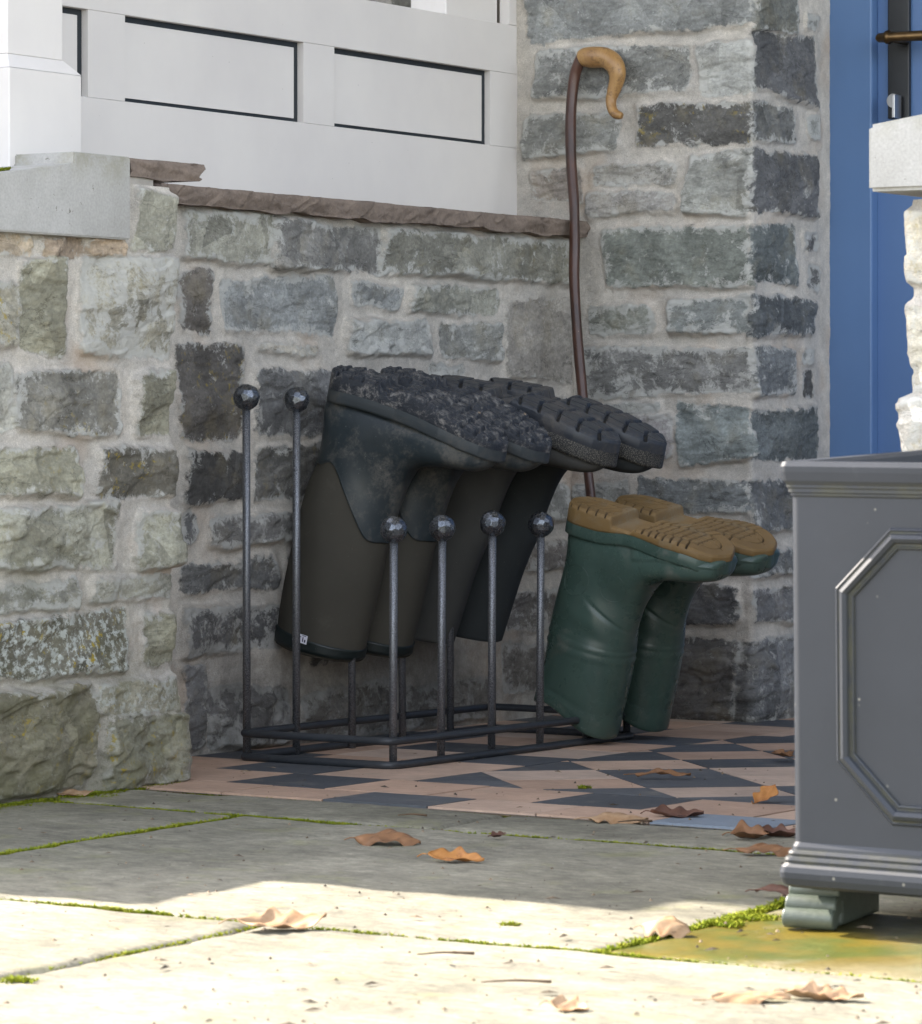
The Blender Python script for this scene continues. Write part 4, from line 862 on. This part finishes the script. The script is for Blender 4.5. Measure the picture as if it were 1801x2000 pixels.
def make_neo(name, ctrl, L, wf, zj, zb, tread, neo, rub, solem, weltm, bind, lim, tagp=False, foxing=False, weltw=.020):
    root = empty(name)
    up = fixn(grid_mesh('shaft', add_inner(ctrl, 170, 88, .004, lambda t, ph: .0015 * math.sin(4 * ph + 1) * ss(.85, 1, t)), True)); link('shaft', up, root, neo)
    if lim is not None:
        P = loft(ctrl, 130, 120, lim, .0022, lambda t, ph: .0012 * np.exp(-((t - .60) / .02) ** 2) * 0)
        Q = loft(ctrl, 130, 120, lim, -.001)[-1:]; link('rubber_foot', fixn(grid_mesh('rubber_foot', np.concatenate([P, Q], 0), True)), root, rub)
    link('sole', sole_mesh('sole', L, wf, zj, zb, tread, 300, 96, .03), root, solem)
    x = np.linspace(.001, L - .001, 140); Wd = wf(x) * np.sqrt(np.clip(1 - (2 * x / L - 1) ** 14, 0, 1)); rows = []
    for v in np.linspace(0, 1, 7): rows.append(np.stack([np.concatenate([x, x[::-1]]), np.concatenate([-Wd, Wd[::-1]]) * (1.0 + .03 * math.sin(v * 2.8)), np.concatenate([zj(x), zj(x)[::-1]]) + (v - .25) * weltw], -1))
    rows.append(np.stack([np.concatenate([x, x[::-1]]), np.concatenate([-Wd, Wd[::-1]]) * .82, np.concatenate([zj(x), zj(x)[::-1]]) + .78 * weltw], -1))
    link('welt', fixn(grid_mesh('welt', np.array(rows), True)), root, weltm)
    if bind: link('top_binding', band(ctrl, .984, .999, .0020, 'top_binding'), root, BAND)
    if tagp:
        W_, H_ = .022, .0125; c = (.043, .384); n_ = 8; P = []
        for i in range(n_ + 1):
            for jz in (0, 1): P.append((c[0] - W_ / 2 + W_ * i / n_ , c[1] + (-H_ / 2 if jz == 0 else H_ / 2) + .09 * (i / n_ - .5) * W_ ))
        pr = project(P, up, CAMSIDE, .0032); me = bpy.data.meshes.new('cloth_tag'); me.from_pydata([tuple(p) for p in pr], [], [(2 * i, 2 * i + 2, 2 * i + 3, 2 * i + 1) for i in range(n_)])
        tg = link('cloth_tag', me, root, mat_plain('tag_white', (.7, .7, .78), .8))
        vv_ = []; ff_ = []
        for (a0, b0, a1, b1) in ((-.007, .001, -.0055, .004), (-.0045, -.003, -.003, .004), (-.007, -.003, -.0055, -.0005), (-.0015, -.003, 0, .004), (0, -.003, .002, -.0018), (.004, -.003, .0055, .004), (.007, 0, .009, .004), (-.009, -.0055, .009, -.0045)):
            b_ = len(vv_); vv_ += [(c[0] + a0, c[1] + b0 + .09 * a0), (c[0] + a1, c[1] + b0 + .09 * a1), (c[0] + a1, c[1] + b1 + .09 * a1), (c[0] + a0, c[1] + b1 + .09 * a0)]; ff_.append((b_, b_ + 1, b_ + 2, b_ + 3))
        pr = project(vv_, up, CAMSIDE, .0037); me = bpy.data.meshes.new('tag_print'); me.from_pydata([tuple(p) for p in pr], [], ff_); link('tag_print', me, tg, mat_plain('tag_ink', (.02, .02, .06), .8))
    return root
# --- charcoal neoprene boots
def blk_tread(X, Y, T, Wd):
    row = np.floor(X / .032); fx = np.abs(((X - .012 * np.abs(T)) / .032 % 1) - .5); fy = np.abs(np.abs(T) - .38)
    g = .006 * np.clip(ss(.40, .45, fx) + ss(.07, .04, fy) * (X > .03), 0, 1); return g + (fbm(X * 60, Y * 60, 15, 4) - .5) * .002
def z_blk(x): x = np.asarray(x, float); return .014 * ss(.088, .096, x) - .011 * ss(.118, .128, x) + .036 * np.clip((x - .12) / .17, 0, 1) ** 1.5
def zj_blk(x): return np.interp(np.asarray(x, float), [0, .05, .1, .15, .2, .25, .29], [.030, .027, .029, .033, .040, .049, .058])
wb = outline(.290, [(0, .028), (.03, .034), (.1, .039), (.25, .040), (.42, .040), (.55, .045), (.68, .052), (.80, .052), (.90, .046), (.96, .036), (1., .020)])
CB = [(.288, .054, .288, .058, .004), (.284, .052, .280, .078, .026), (.272, .050, .264, .090, .038), (.245, .045, .238, .094, .047), (.212, .040, .205, .094, .050), (.180, .036, .175, .098, .047),
      (.150, .033, .158, .103, .043), (.110, .030, .147, .117, .040), (.070, .026, .1405, .135, .039), (.035, .024, .137, .152, .039), (.010, .028, .134, .170, .039), (.004, .055, .132, .188, .040),
      (.006, .09, .131, .205, .042), (.008, .13, .128, .225, .044), (.000, .18, .122, .252, .047), (-.008, .25, .116, .29, .051), (-.016, .33, .111, .345, .053), (-.022, .388, .107, .39, .054)]
CB = [(c[0] - .040 * c[1], c[1], c[2] - .040 * c[3], c[3], c[4], 2.8 if c[0] > .19 else 2.25) for c in CB]
def mesh_mat():
    b = NB('dotted_foxing'); v = b.vor(620); m_ = b.mr(v, .25, .45); c = b.mix(m_, (.16, .15, .12), (.022, .022, .022)); return b.out(c, .7, b.bump(v, .6, .0006))
FXM = mesh_mat()
def copy_tree(o, parent=None):
    c = o.copy(); COL.objects.link(c); c.parent = parent
    for ch in [q for q in bpy.data.objects if q.parent == o]: copy_tree(ch, c)
    return c
def tiltfoot(root, k):
    for ch in root.children:
        me = ch.data; n = len(me.vertices); v = np.zeros(n * 3, np.float32); me.vertices.foreach_get('co', v); v = v.reshape(-1, 3)
        v[:, 2] += k * v[:, 1] * (1 - ss(.07, .17, v[:, 2])); me.vertices.foreach_set('co', v.reshape(-1)); me.update()
def put_boot(root, heel_px, yp, pitch, yaw=0., roll=0., dy=.012):
    o = ony(heel_px[0], heel_px[1], yp - dy); place(root, o, pitch, yaw, roll)
py = lambda k: Y0r + k * DYr
b1 = make_neo('muck_boot', CM, .276, wm, zj_mud, z_mud, mud_tread, NEO1, DGREEN, MUD, FOX, True, mud_lim, tagp=True)
tiltfoot(b1, .07); b2 = copy_tree(b1)
put_boot(b1, (652, 716), py(2), rad(12), rad(15), rad(4)); put_boot(b2, (748, 718), py(3), rad(12.5), rad(12), rad(4), .026)
for b_, l_ in ((b1, 'upturned olive neoprene boot with muddy lugged sole, leftmost on the rack, white tag showing'), (b2, 'upturned olive neoprene boot with muddy sole, second from the left on the rack')):
    tag(b_, l_, 'boot', 'muddy neoprene boots upturned on the rack')
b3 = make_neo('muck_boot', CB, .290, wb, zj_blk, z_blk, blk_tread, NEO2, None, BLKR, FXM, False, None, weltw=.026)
tiltfoot(b3, .07); b4 = copy_tree(b3)
for ch in b4.children:
    if ch.name.startswith('shaft'):
        ch.data = ch.data.copy(); ch.data.materials[0] = NEO3
put_boot(b3, (862, 733), py(4), rad(12), rad(15), rad(4)); put_boot(b4, (958, 738), py(5), rad(12), rad(14), rad(3), .028)
for b_, l_ in ((b3, 'upturned charcoal boot with dotted welt and black sole, between muddy boots and hindmost dark boot'), (b4, 'upturned near-black boot, hindmost dark one, its toe reaching furthest right past the stick')):
    tag(b_, l_, 'boot', 'charcoal boots upturned on the rack')
g1 = make_green(); tiltfoot(g1, .09); g2 = copy_tree(g1)
put_boot(g1, (1122, 972), py(4), rad(13.5), rad(-3), rad(4.5)); put_boot(g2, (1212, 968), py(5), rad(12.5), rad(-5), rad(5))
tag(g1, 'upturned green rubber wellington with tan sole and round emblem, the nearer of the two', 'boot', 'green wellingtons upturned on the rack')
tag(g2, 'upturned green rubber wellington with tan sole, standing behind the other green one', 'boot', 'green wellingtons upturned on the rack')

# ------------------------------------------------------------------ shepherd's crook
crook = empty('walking_stick', (-2.9, YB - .1, 0)); tag(crook, 'dark hazel shepherd crook with curved honey-coloured handle leaning in the wall corner', 'walking stick')
def stick_y(z): return YB - .035 - .16 * max(0, (1.0 - z)) 
def spt(px, py_):
    y = YB - .05
    for _ in range(4): p = ony(px, py_, y); y = stick_y(p.z)
    return tuple(ony(px, py_, y))
path = [(1172, 1395), (1168, 1200), (1160, 1050), (1153, 965), (1146, 900), (1140, 800), (1131, 700), (1125, 620), (1121, 540), (1122, 470), (1121, 400), (1116, 330), (1114, 260), (1116, 200), (1122, 150), (1131, 122), (1137, 110)]
pp = catmull([spt(*q) for q in path], 120); nz = np.array([fbm(np.array([i * .11]), np.array([0.]), 5, 3)[0] for i in range(120)])
put(link('shank', tube_mesh('shank', pp, (.0083 + .0008 * (nz - .5) * 2) * np.linspace(.95, 1.12, 120), 20), None, SHANK, True), crook)
hpth = [(1136, 116, 15), (1144, 112, 17.5), (1160, 112, 19), (1182, 113, 18), (1198, 124, 17.5), (1205, 142, 15.5), (1204, 158, 13.5), (1198, 178, 11.5), (1193, 196, 9.5), (1195, 212, 9), (1201, 222, 8.5), (1208, 225, 7.5), (1214, 226, 5.5)]
hp3 = catmull([(*spt(a, b_), c * 4.7 / F) for a, b_, c in hpth], 80)
for i in range(80): hp3[i][3] = hp3[i][3] / 4.7 * 6.5
hm = tube_mesh('handle', hp3[:, :3], hp3[:, 3], 24)
put(link('handle', hm, None, WOOD, True), crook)

# ------------------------------------------------------------------ planter
PX0, PY0 = -3.252 * H, 6.33 * H; PW = .42; BH = .387
planter = empty('planter', (0, 0, 0)); tag(planter, 'square lead-grey planter with octagonal moulded panels, at the right foreground', 'planter')
def sq_ring(s, z): return [(-s, -s, z), (PW + s, -s, z), (PW + s, PW + s, z), (-s, PW + s, z)]
prof = [(-.012, .002), (.004, .0), (.0085, .003), (.0105, .009), (.0108, .014), (.0098, .019), (.0072, .0222), (.0072, .0228), (.0076, .025), (.0066, .0275), (.0046, .0285), (.0046, .029), (.0050, .031), (.0040, .0330), (.0022, .034), (.0018, .037), (.0, .041), (0, .355), (.0014, .3565), (.0014, .3585), (.003, .3595), (.003, .3625), (.0042, .364), (.0042, .366), (.0068, .370), (.0080, .378), (.0082, .383), (.0068, .387), (.002, .3875), (-.010, .3872), (-.014, .384), (-.016, .37), (-.016, .06)]
def rsq(s, z, r=.009, n=8):
    out = []
    for (cx_, cy_, a0) in ((-s + r, -s + r, math.pi), (PW + s - r, -s + r, 1.5 * math.pi), (PW + s - r, PW + s - r, 0), (-s + r, PW + s - r, .5 * math.pi)):
        for k in range(n + 1): a = a0 + k / n * math.pi / 2; out.append((cx_ + r * math.cos(a), cy_ + r * math.sin(a), z))
    return out
P = np.array([rsq(s, z) for s, z in prof]); me = fixn(grid_mesh('body', P, True)); me.polygons.foreach_set('use_smooth', [False] * len(me.polygons))
gz = np.array([1.0 if (.02 < v.co.z < .037 or .356 < v.co.z < .367) and v.co.x > -.02 else .0 for v in me.vertices]); fattr(me, 'grime', gz * .6)
body = link('body', me, planter, PLANT)
put_bottom = box('base', (.003, .003, .002), (PW - .003, PW - .003, .036), PLANT, planter, .001)
box('soil', (.012, .012, .25), (PW - .012, PW - .012, .33), mat_plain('potting_soil', (.03, .022, .015), .95, 100, .006, .4), planter, 0)
oc = lambda m, c: [(m, m_lo + c), (m + c, m_lo)]
def octo(mx, z0, z1, c):
    return [(mx, z0 + c), (mx, z1 - c), (mx + c, z1), (PW - mx - c, z1), (PW - mx, z1 - c), (PW - mx, z0 + c), (PW - mx - c, z0), (mx + c, z0)]
mp = [(0, 0), (.0008, .0012), (.0022, .0024), (.0036, .0014), (.0048, .0016), (.0062, .0046), (.0095, .0066), (.0128, .0046), (.0142, .0016), (.0160, .0016), (.0172, .0026), (.0186, .0022), (.0196, 0)]
def moulding(face):
    rows = []
    for w_, h_2 in mp:
        o8 = octo(.046 + w_, .062 + w_, .329 - w_, .055 - w_ * .586 + w_ * 0)
        row = []
        for x, z in o8:
            if face == 0: row.append((x, -h_2 - .0002, z))
            else: row.append((-h_2 - .0002, x, z))
        rows.append(row)
    me = fixn(grid_mesh('moulding', np.array(rows), True)); me.polygons.foreach_set('use_smooth', [False] * len(me.polygons)); fattr(me, 'grime', [(1. if (k // 8) in (3, 4, 8, 9, 10, 12) else 0.) * .8 for k in range(len(me.vertices))])
    return link('moulding', me, planter, PLANT)
moulding(0); moulding(1)
# ground falls away from the house: the planter tips 1.8 degrees with it
planter.location = (PX0, PY0, .040); planter.rotation_euler = (rad(1.6), rad(.3), 0)
# ribbed pot feet
FOOT = mat_plain('foot_stone', (.075, .092, .074), .38, 160, .001, .2)
def foot():
    bm = bmesh.new()
    me = None; root = empty('pot_foot')
    # three stepped rounded ribs at the outer end, tapering block behind
    for cy_, cz, r in ((-.001, .0325, .0088), (-.010, .0205, .0094), (-.0185, .0094, .0094)):
        bmesh.ops.create_cone(bm, cap_ends=True, segments=28, radius1=r, radius2=r, depth=.050 , matrix=Matrix.Translation((0, cy_, cz)) @ Matrix.Rotation(math.pi / 2, 4, 'Y'))
    box_bm(bm, (-.0215, .002, .001), (.0235, .062, .0405), .004)
    o = bm_obj('ribbed_end', bm, FOOT, root)
    md = o.modifiers.new('b', 'BEVEL'); md.width = .0022; md.segments = 3; md.limit_method = 'ANGLE'; md.angle_limit = rad(60)
    box('pad', (-.020, .061, .0), (.020, .115, .040), FOOT, root, .004)
    return root
f1 = foot(); fp = onf(1592, 1808); f1.location = (fp.x, fp.y + .004, -.001); f1.rotation_euler = (0, 0, rad(6))
tag(f1, 'grey-green ribbed pot foot under the near left corner of the planter', 'pot foot', 'pot feet under the planter')
for (x, y, rz, l_) in ((PX0 + PW - .03, PY0 - .0, 0, 'ribbed pot foot under the near right corner, outside the photo'), (PX0 + .04, PY0 + PW - .0, 180, 'ribbed pot foot under the far left corner of the planter'), (PX0 + PW - .03, PY0 + PW, 180, 'ribbed pot foot under the far right corner, outside the photo')):
    f_ = copy_tree(f1); f_.location = (x, y, 0.001 + (.008 if rz else 0)); f_.rotation_euler = (0, 0, rad(rz)); f_['label'] = l_

# ------------------------------------------------------------------ moss in the joints
MOSS = NB('moss'); mc = MOSS.mix(MOSS.mr(MOSS.noise(60, 4, .6), .35, .65), (.15, .20, .015), (.25, .26, .025)); MOSS = MOSS.out(MOSS.mix(MOSS.mr(MOSS.noise(14, 4, .6), .6, .7), mc, (.25, .24, .05)), .9, spec=.1)
rm = random.Random(9); mv = []; mf = []
def tuft(x, y, z, s):
    for _ in range(5):
        a = rm.uniform(0, 6.28); l = s * rm.uniform(.6, 1.3); dx, dy = math.cos(a), math.sin(a); t_ = rm.uniform(.25, 1.0); b0 = len(mv); wd_ = s * .28
        mv.extend([(x - dy * wd_, y + dx * wd_, z), (x + dy * wd_, y - dx * wd_, z), (x + dx * l * t_ + dy * wd_ * .4, y + dy * l * t_ - dx * wd_ * .4, z + l * .75), (x + dx * l * t_ * 1.25, y + dy * l * t_ * 1.25, z + l * .8)])
        mf.append((b0, b0 + 1, b0 + 2)); mf.append((b0, b0 + 2, b0 + 3))
def mossline(p, q, dens, wd_, s=.0035, amt=lambda t: 1.):
    p = Vector(p); q = Vector(q); L = (q - p).length; d_ = (q - p) / L; n_ = Vector((-d_.y, d_.x)); N = int(L * dens)
    t = np.array([rm.random() for _ in range(N)]); den = (.12 + 1.2 * vnoise(t * L * 26, t * 0 + p.x * 7, 3) ** 1.5) * (.25 + .9 * ss(.3, .6, fbm(t * L * 6, t * 0 + p.y * 5, 13, 3)))
    cx_ = p.x + d_.x * t * L; cy_ = p.y + d_.y * t * L; wob = (fbm(cx_ * 5, cy_ * 5, 4, 3) - .5) * .012
    for i in range(N):
        if rm.random() > amt(t[i]) * den[i]: continue
        o_ = rm.gauss(0, wd_ * .5); x = cx_[i] + n_.x * o_; y = cy_[i] + n_.y * o_
        if abs(d_.x) > .7: y -= wob[i] * .7
        else: x -= wob[i]
        tuft(float(x), float(y), -.0075 + rm.random() * .002, s * rm.uniform(.6, 1.3))
mossline((-3.0, Y2), (-2.35, Y2), 9000, .006); mossline((-2.35, Y2), (-1.4, Y2 + .02), 5500, .004, .003, lambda t: .55)
mossline((XS[0], Y2), (XS[0], Y1), 9500, .008, .0042)
mossline((-3.0, Y1), (-1.0, Y1), 6500, .0045, .0034, lambda t: .55 + .4 * t)
mossline((XS[1], Y1), (XS[1], Y2), 10500, .007, .0048, lambda t: .35 + .9 * t); mossline((XS[1], (Y1 + Y2) / 2), (XS[1], Y2 - .15), 9000, .012, .006)
mossline((XS[2], 2.3), (XS[2], Y1), 4000, .003, .0028, lambda t: .45)
mossline((-2.9, YT), (-2.45, YT), 6500, .005, .003, lambda t: .7); mossline((-2.45, YT), (-1.6, YT), 2500, .003, .0025, lambda t: .4)
mossline((XP + .016, YF0 + .1), (XP + .020, YE - .02), 26000, .010, .006); mossline((XP + .03, YF0 + .1), (XP + .04, YE - .18), 15000, .02, .005, lambda t: 1 - t * .5)
for cpx, cpy, n_, s_ in ((1480, 1790, 260, .010), (1420, 1800, 120, .008), (995, 1803, 40, .005), (36, 1910, 60, .006), (1140, 1535, 30, .003), (120, 1545, 200, .012)):
    c = onf(cpx, cpy)
    for _ in range(n_): tuft(c.x + rm.gauss(0, s_), c.y + rm.gauss(0, s_), -.003, .0042)
for _ in range(900):
    yq_ = rm.uniform(3.30, 3.43); tuft(XC - .02 - rm.random() ** 1.5 * .10, yq_, c1.z - sl * (c1.y - yq_) + .0, .0045)
mm = bpy.data.meshes.new('moss'); mm.from_pydata(mv, [], mf); mo_ = link('moss', mm, None, MOSS); tag(mo_, 'bright green moss growing in the flagstone joints and along the pier foot', 'moss', kind='stuff')
# moss and algae patch on the cap below the post
# crumbs and grit
GRIT = NB('grit'); GRIT = GRIT.out(GRIT.mix(GRIT.mr(GRIT.noise(40, 2, .5), .4, .6), (.045, .035, .025), (.20, .15, .10)), .9)
gv = []; gf = []
for _ in range(700):
    px_ = rm.uniform(-20, 1820); py_ = rm.uniform(1470, 2010) ** 1.0; c = onf(px_, py_)
    if c.x < XP + .02 or c.y > 4.7: continue
    s_ = rm.choice([.0006, .0008, .001, .0014, .0022]); a = rm.uniform(0, 3.14); L_ = s_ * rm.choice([1, 1, 1.5, 4]); dx, dy = math.cos(a), math.sin(a); b0 = len(gv)
    gv.extend([(c.x - dx * L_, c.y - dy * L_, .0002), (c.x + dy * s_, c.y - dx * s_, .0004), (c.x + dx * L_, c.y + dy * L_, .0003), (c.x - dy * s_, c.y + dx * s_, .0004), (c.x, c.y, s_ * 1.2)])
    for i in range(4): gf.append((b0 + i, b0 + (i + 1) % 4, b0 + 4))
me = bpy.data.meshes.new('leaf_litter'); me.from_pydata(gv, [], gf); tag(link('leaf_litter', me, None, GRIT), 'fine crumbs of leaf and grit scattered over the paving', 'litter', kind='stuff')

# ------------------------------------------------------------------ fallen leaves and twigs
LB = mat_leaf('leaf_brown', (.24, .12, .055), (.14, .072, .036)); LO = mat_leaf('leaf_orange', (.42, .19, .05), (.27, .11, .035)); LPk = mat_leaf('leaf_pale', (.37, .25, .15), (.25, .14, .065)); LD = mat_leaf('leaf_dark', (.12, .055, .035), (.07, .035, .025))
def leaf(px_, py_, Lf, rz, mat, curl=.3, lobes=4, seed=1, wr=.30, roll=0, pitch=0, lift=.003, fold=.25, label='', z0=0):
    r = random.Random(seed); ns, ntt = 34, 13; P = np.zeros((ns, ntt, 3)); ph = r.uniform(0, 6)
    for i in range(ns):
        s = i / (ns - 1); env = math.sin(math.pi * min(1, s * 1.02) ** .85) ** .7 if 0 < s < 1 else .02
        w_ = wr * Lf * env * (1 - .38 * (.5 + .5 * math.cos(2 * math.pi * lobes * s))) + .0006
        for j in range(ntt):
            t = (j / (ntt - 1) * 2 - 1); x = (s - .5) * Lf + .08 * Lf * abs(t) * (1 - s); y = w_ * t * (1 + .15 * math.sin(7 * s + ph))
            z = .85 * fold * abs(y) + curl * Lf * ((s - .5) ** 2) * .5 * (1 + .4 * math.sin(ph)) + Lf * .035 * math.sin(8 * s + 3 * t + ph) * abs(t) + Lf * .012 * math.sin(15 * s - 5 * t + ph)
            P[i, j] = (x, y, z)
    R = (Matrix.Rotation(rz, 3, 'Z') @ Matrix.Rotation(pitch, 3, 'Y') @ Matrix.Rotation(roll, 3, 'X')); P = P @ np.array(R).T
    P = P @ np.array(Matrix.Rotation(R_(9 + 9 * r.random()), 3, Vector((ct, st, 0)))).T
    st0 = P[0, ntt // 2].copy(); mn = np.percentile(P[..., 2], 14); P[..., 2] += .0006 - mn; st0 = P[0, ntt // 2]
    P *= .96; c = onf(px_, py_); root = empty('fallen_leaf', (c.x, c.y, z0)); me = grid_mesh('blade', P); o = link('blade', me, root, mat)
    md = o.modifiers.new('s', 'SOLIDIFY'); md.thickness = .0005
    e = np.array([math.cos(rz + r.uniform(-.4, .4)), math.sin(rz + r.uniform(-.4, .4)), 0]); q = [st0 + e * .001, st0 - e * Lf * .06, np.array([*(st0 - e * Lf * .16)[:2], max(.001, st0[2] * .4)])]
    link('stalk', tube_mesh('stalk', catmull(q, 8), .0007, 6), root, mat, True)
    tag(root, label, 'leaf', 'fallen leaves on the paving'); return root
R_ = rad
leaf(755, 1645, .078, R_(25), LB, -.55, 3, 1, .30, fold=-.25, label='brown leaf arched on the shaded flagstones, in front of the rack')
leaf(888, 1680, .066, R_(20), LO, .7, 3, 2, .26, fold=.5, label='orange-edged curled leaf in shade, just right of the arched brown leaf')
leaf(548, 1808, .088, R_(40), LPk, .55, 4, 3, .32, fold=.3, label='large pale leaf in full sun on the mossy joint at left')
leaf(1298, 1822, .050, R_(10), LPk, -1.2, 3, 4, .42, fold=-.6, roll=.3, label='domed pinkish leaf in the sun beside the moss, left of the planter')
leaf(1108, 1972, .038, R_(5), LPk, 1.2, 3, 5, .35, fold=.6, label='small cupped pale leaf at the bottom edge of the photo')
leaf(1460, 1955, .072, R_(35), LPk, -.3, 3, 6, .20, fold=-.2, label='long flat sunlit leaf near the bottom, left of the crumpled one')
leaf(1605, 1950, .070, R_(20), LPk, .5, 5, 7, .22, fold=.8, label='crumpled pale leaf at the bottom right in the sun')
leaf(140, 1553, .055, R_(35), LPk, .5, 3, 8, .20, fold=.3, label='beige curled leaf on the moss at the foot of the left pier')
leaf(1205, 1603, .075, R_(28), LPk, -.5, 4, 9, .34, fold=-.35, label='pale lobed leaf on the front edge of the tiles')
leaf(1320, 1594, .068, R_(24), LD, .9, 3, 10, .26, fold=.6, label='dark curled leaf on the tile edge, right of the pale lobed leaf')
leaf(1495, 1564, .040, R_(70), LO, .6, 2, 11, .45, pitch=R_(-25), fold=.3, label='upright orange leaf on the tiles beside the planter')
leaf(1530, 1476, .050, R_(150), LB, .5, 3, 12, .30, fold=.6, pitch=R_(12), label='brown leaf half hidden behind the planter at the back of the tiles')
leaf(1293, 1514, .078, R_(32), LB, -.2, 4, 13, .10, fold=.2, label='thin rolled brown leaf lying on a black tile')
leaf(1462, 1634, .046, R_(30), LB, .9, 2, 14, .42, fold=.9, label='rolled brown leaf on the blue-grey tile strip, left of its darker neighbour')
leaf(1520, 1632, .055, R_(20), LD, 1.2, 3, 15, .26, fold=.9, label='dark twisted leaf on the flagstone touching the planter side')
leaf(1502, 1664, .078, R_(28), LB, -.3, 4, 16, .22, fold=-.3, label='lobed brown leaf on the joint, just above the planter plinth')
leaf(1525, 1748, .060, R_(10), LD, -1.1, 2, 17, .16, fold=-.4, label='arched dark leaf tucked against the pot foot')
leaf(972, 1634, .020, R_(60), LD, 1., 2, 18, .35, fold=.8, label='tiny dark red curled leaf on the shaded flagstones')
TW = mat_plain('twig_bark', (.09, .055, .03), .8, 200, .0006, .3)
def twig(px_, py_, L_, a, label):
    c = onf(px_, py_); q = [(c.x - L_ / 2 * math.cos(a), c.y - L_ / 2 * math.sin(a), .002), (c.x, c.y, .0035), (c.x + L_ / 2 * math.cos(a), c.y + L_ / 2 * math.sin(a), .0025)]
    tag(link('twig', tube_mesh('twig', catmull(q, 10), np.linspace(.0006, .0014, 10), 8), None, TW, True), label, 'twig', 'twigs on the paving')
twig(1008, 1923, .058, R_(30), 'thin twig lying in the sun near the bottom centre')
twig(870, 1868, .050, R_(35), 'pale thin twig in the sun, left of the other twig')
twig(1240, 1608, .040, R_(38), 'dark twig on the shaded flagstone below the pale lobed leaf')
twig(805, 1596, .035, R_(20), 'short flat twig on the shaded flagstone below the black tile')
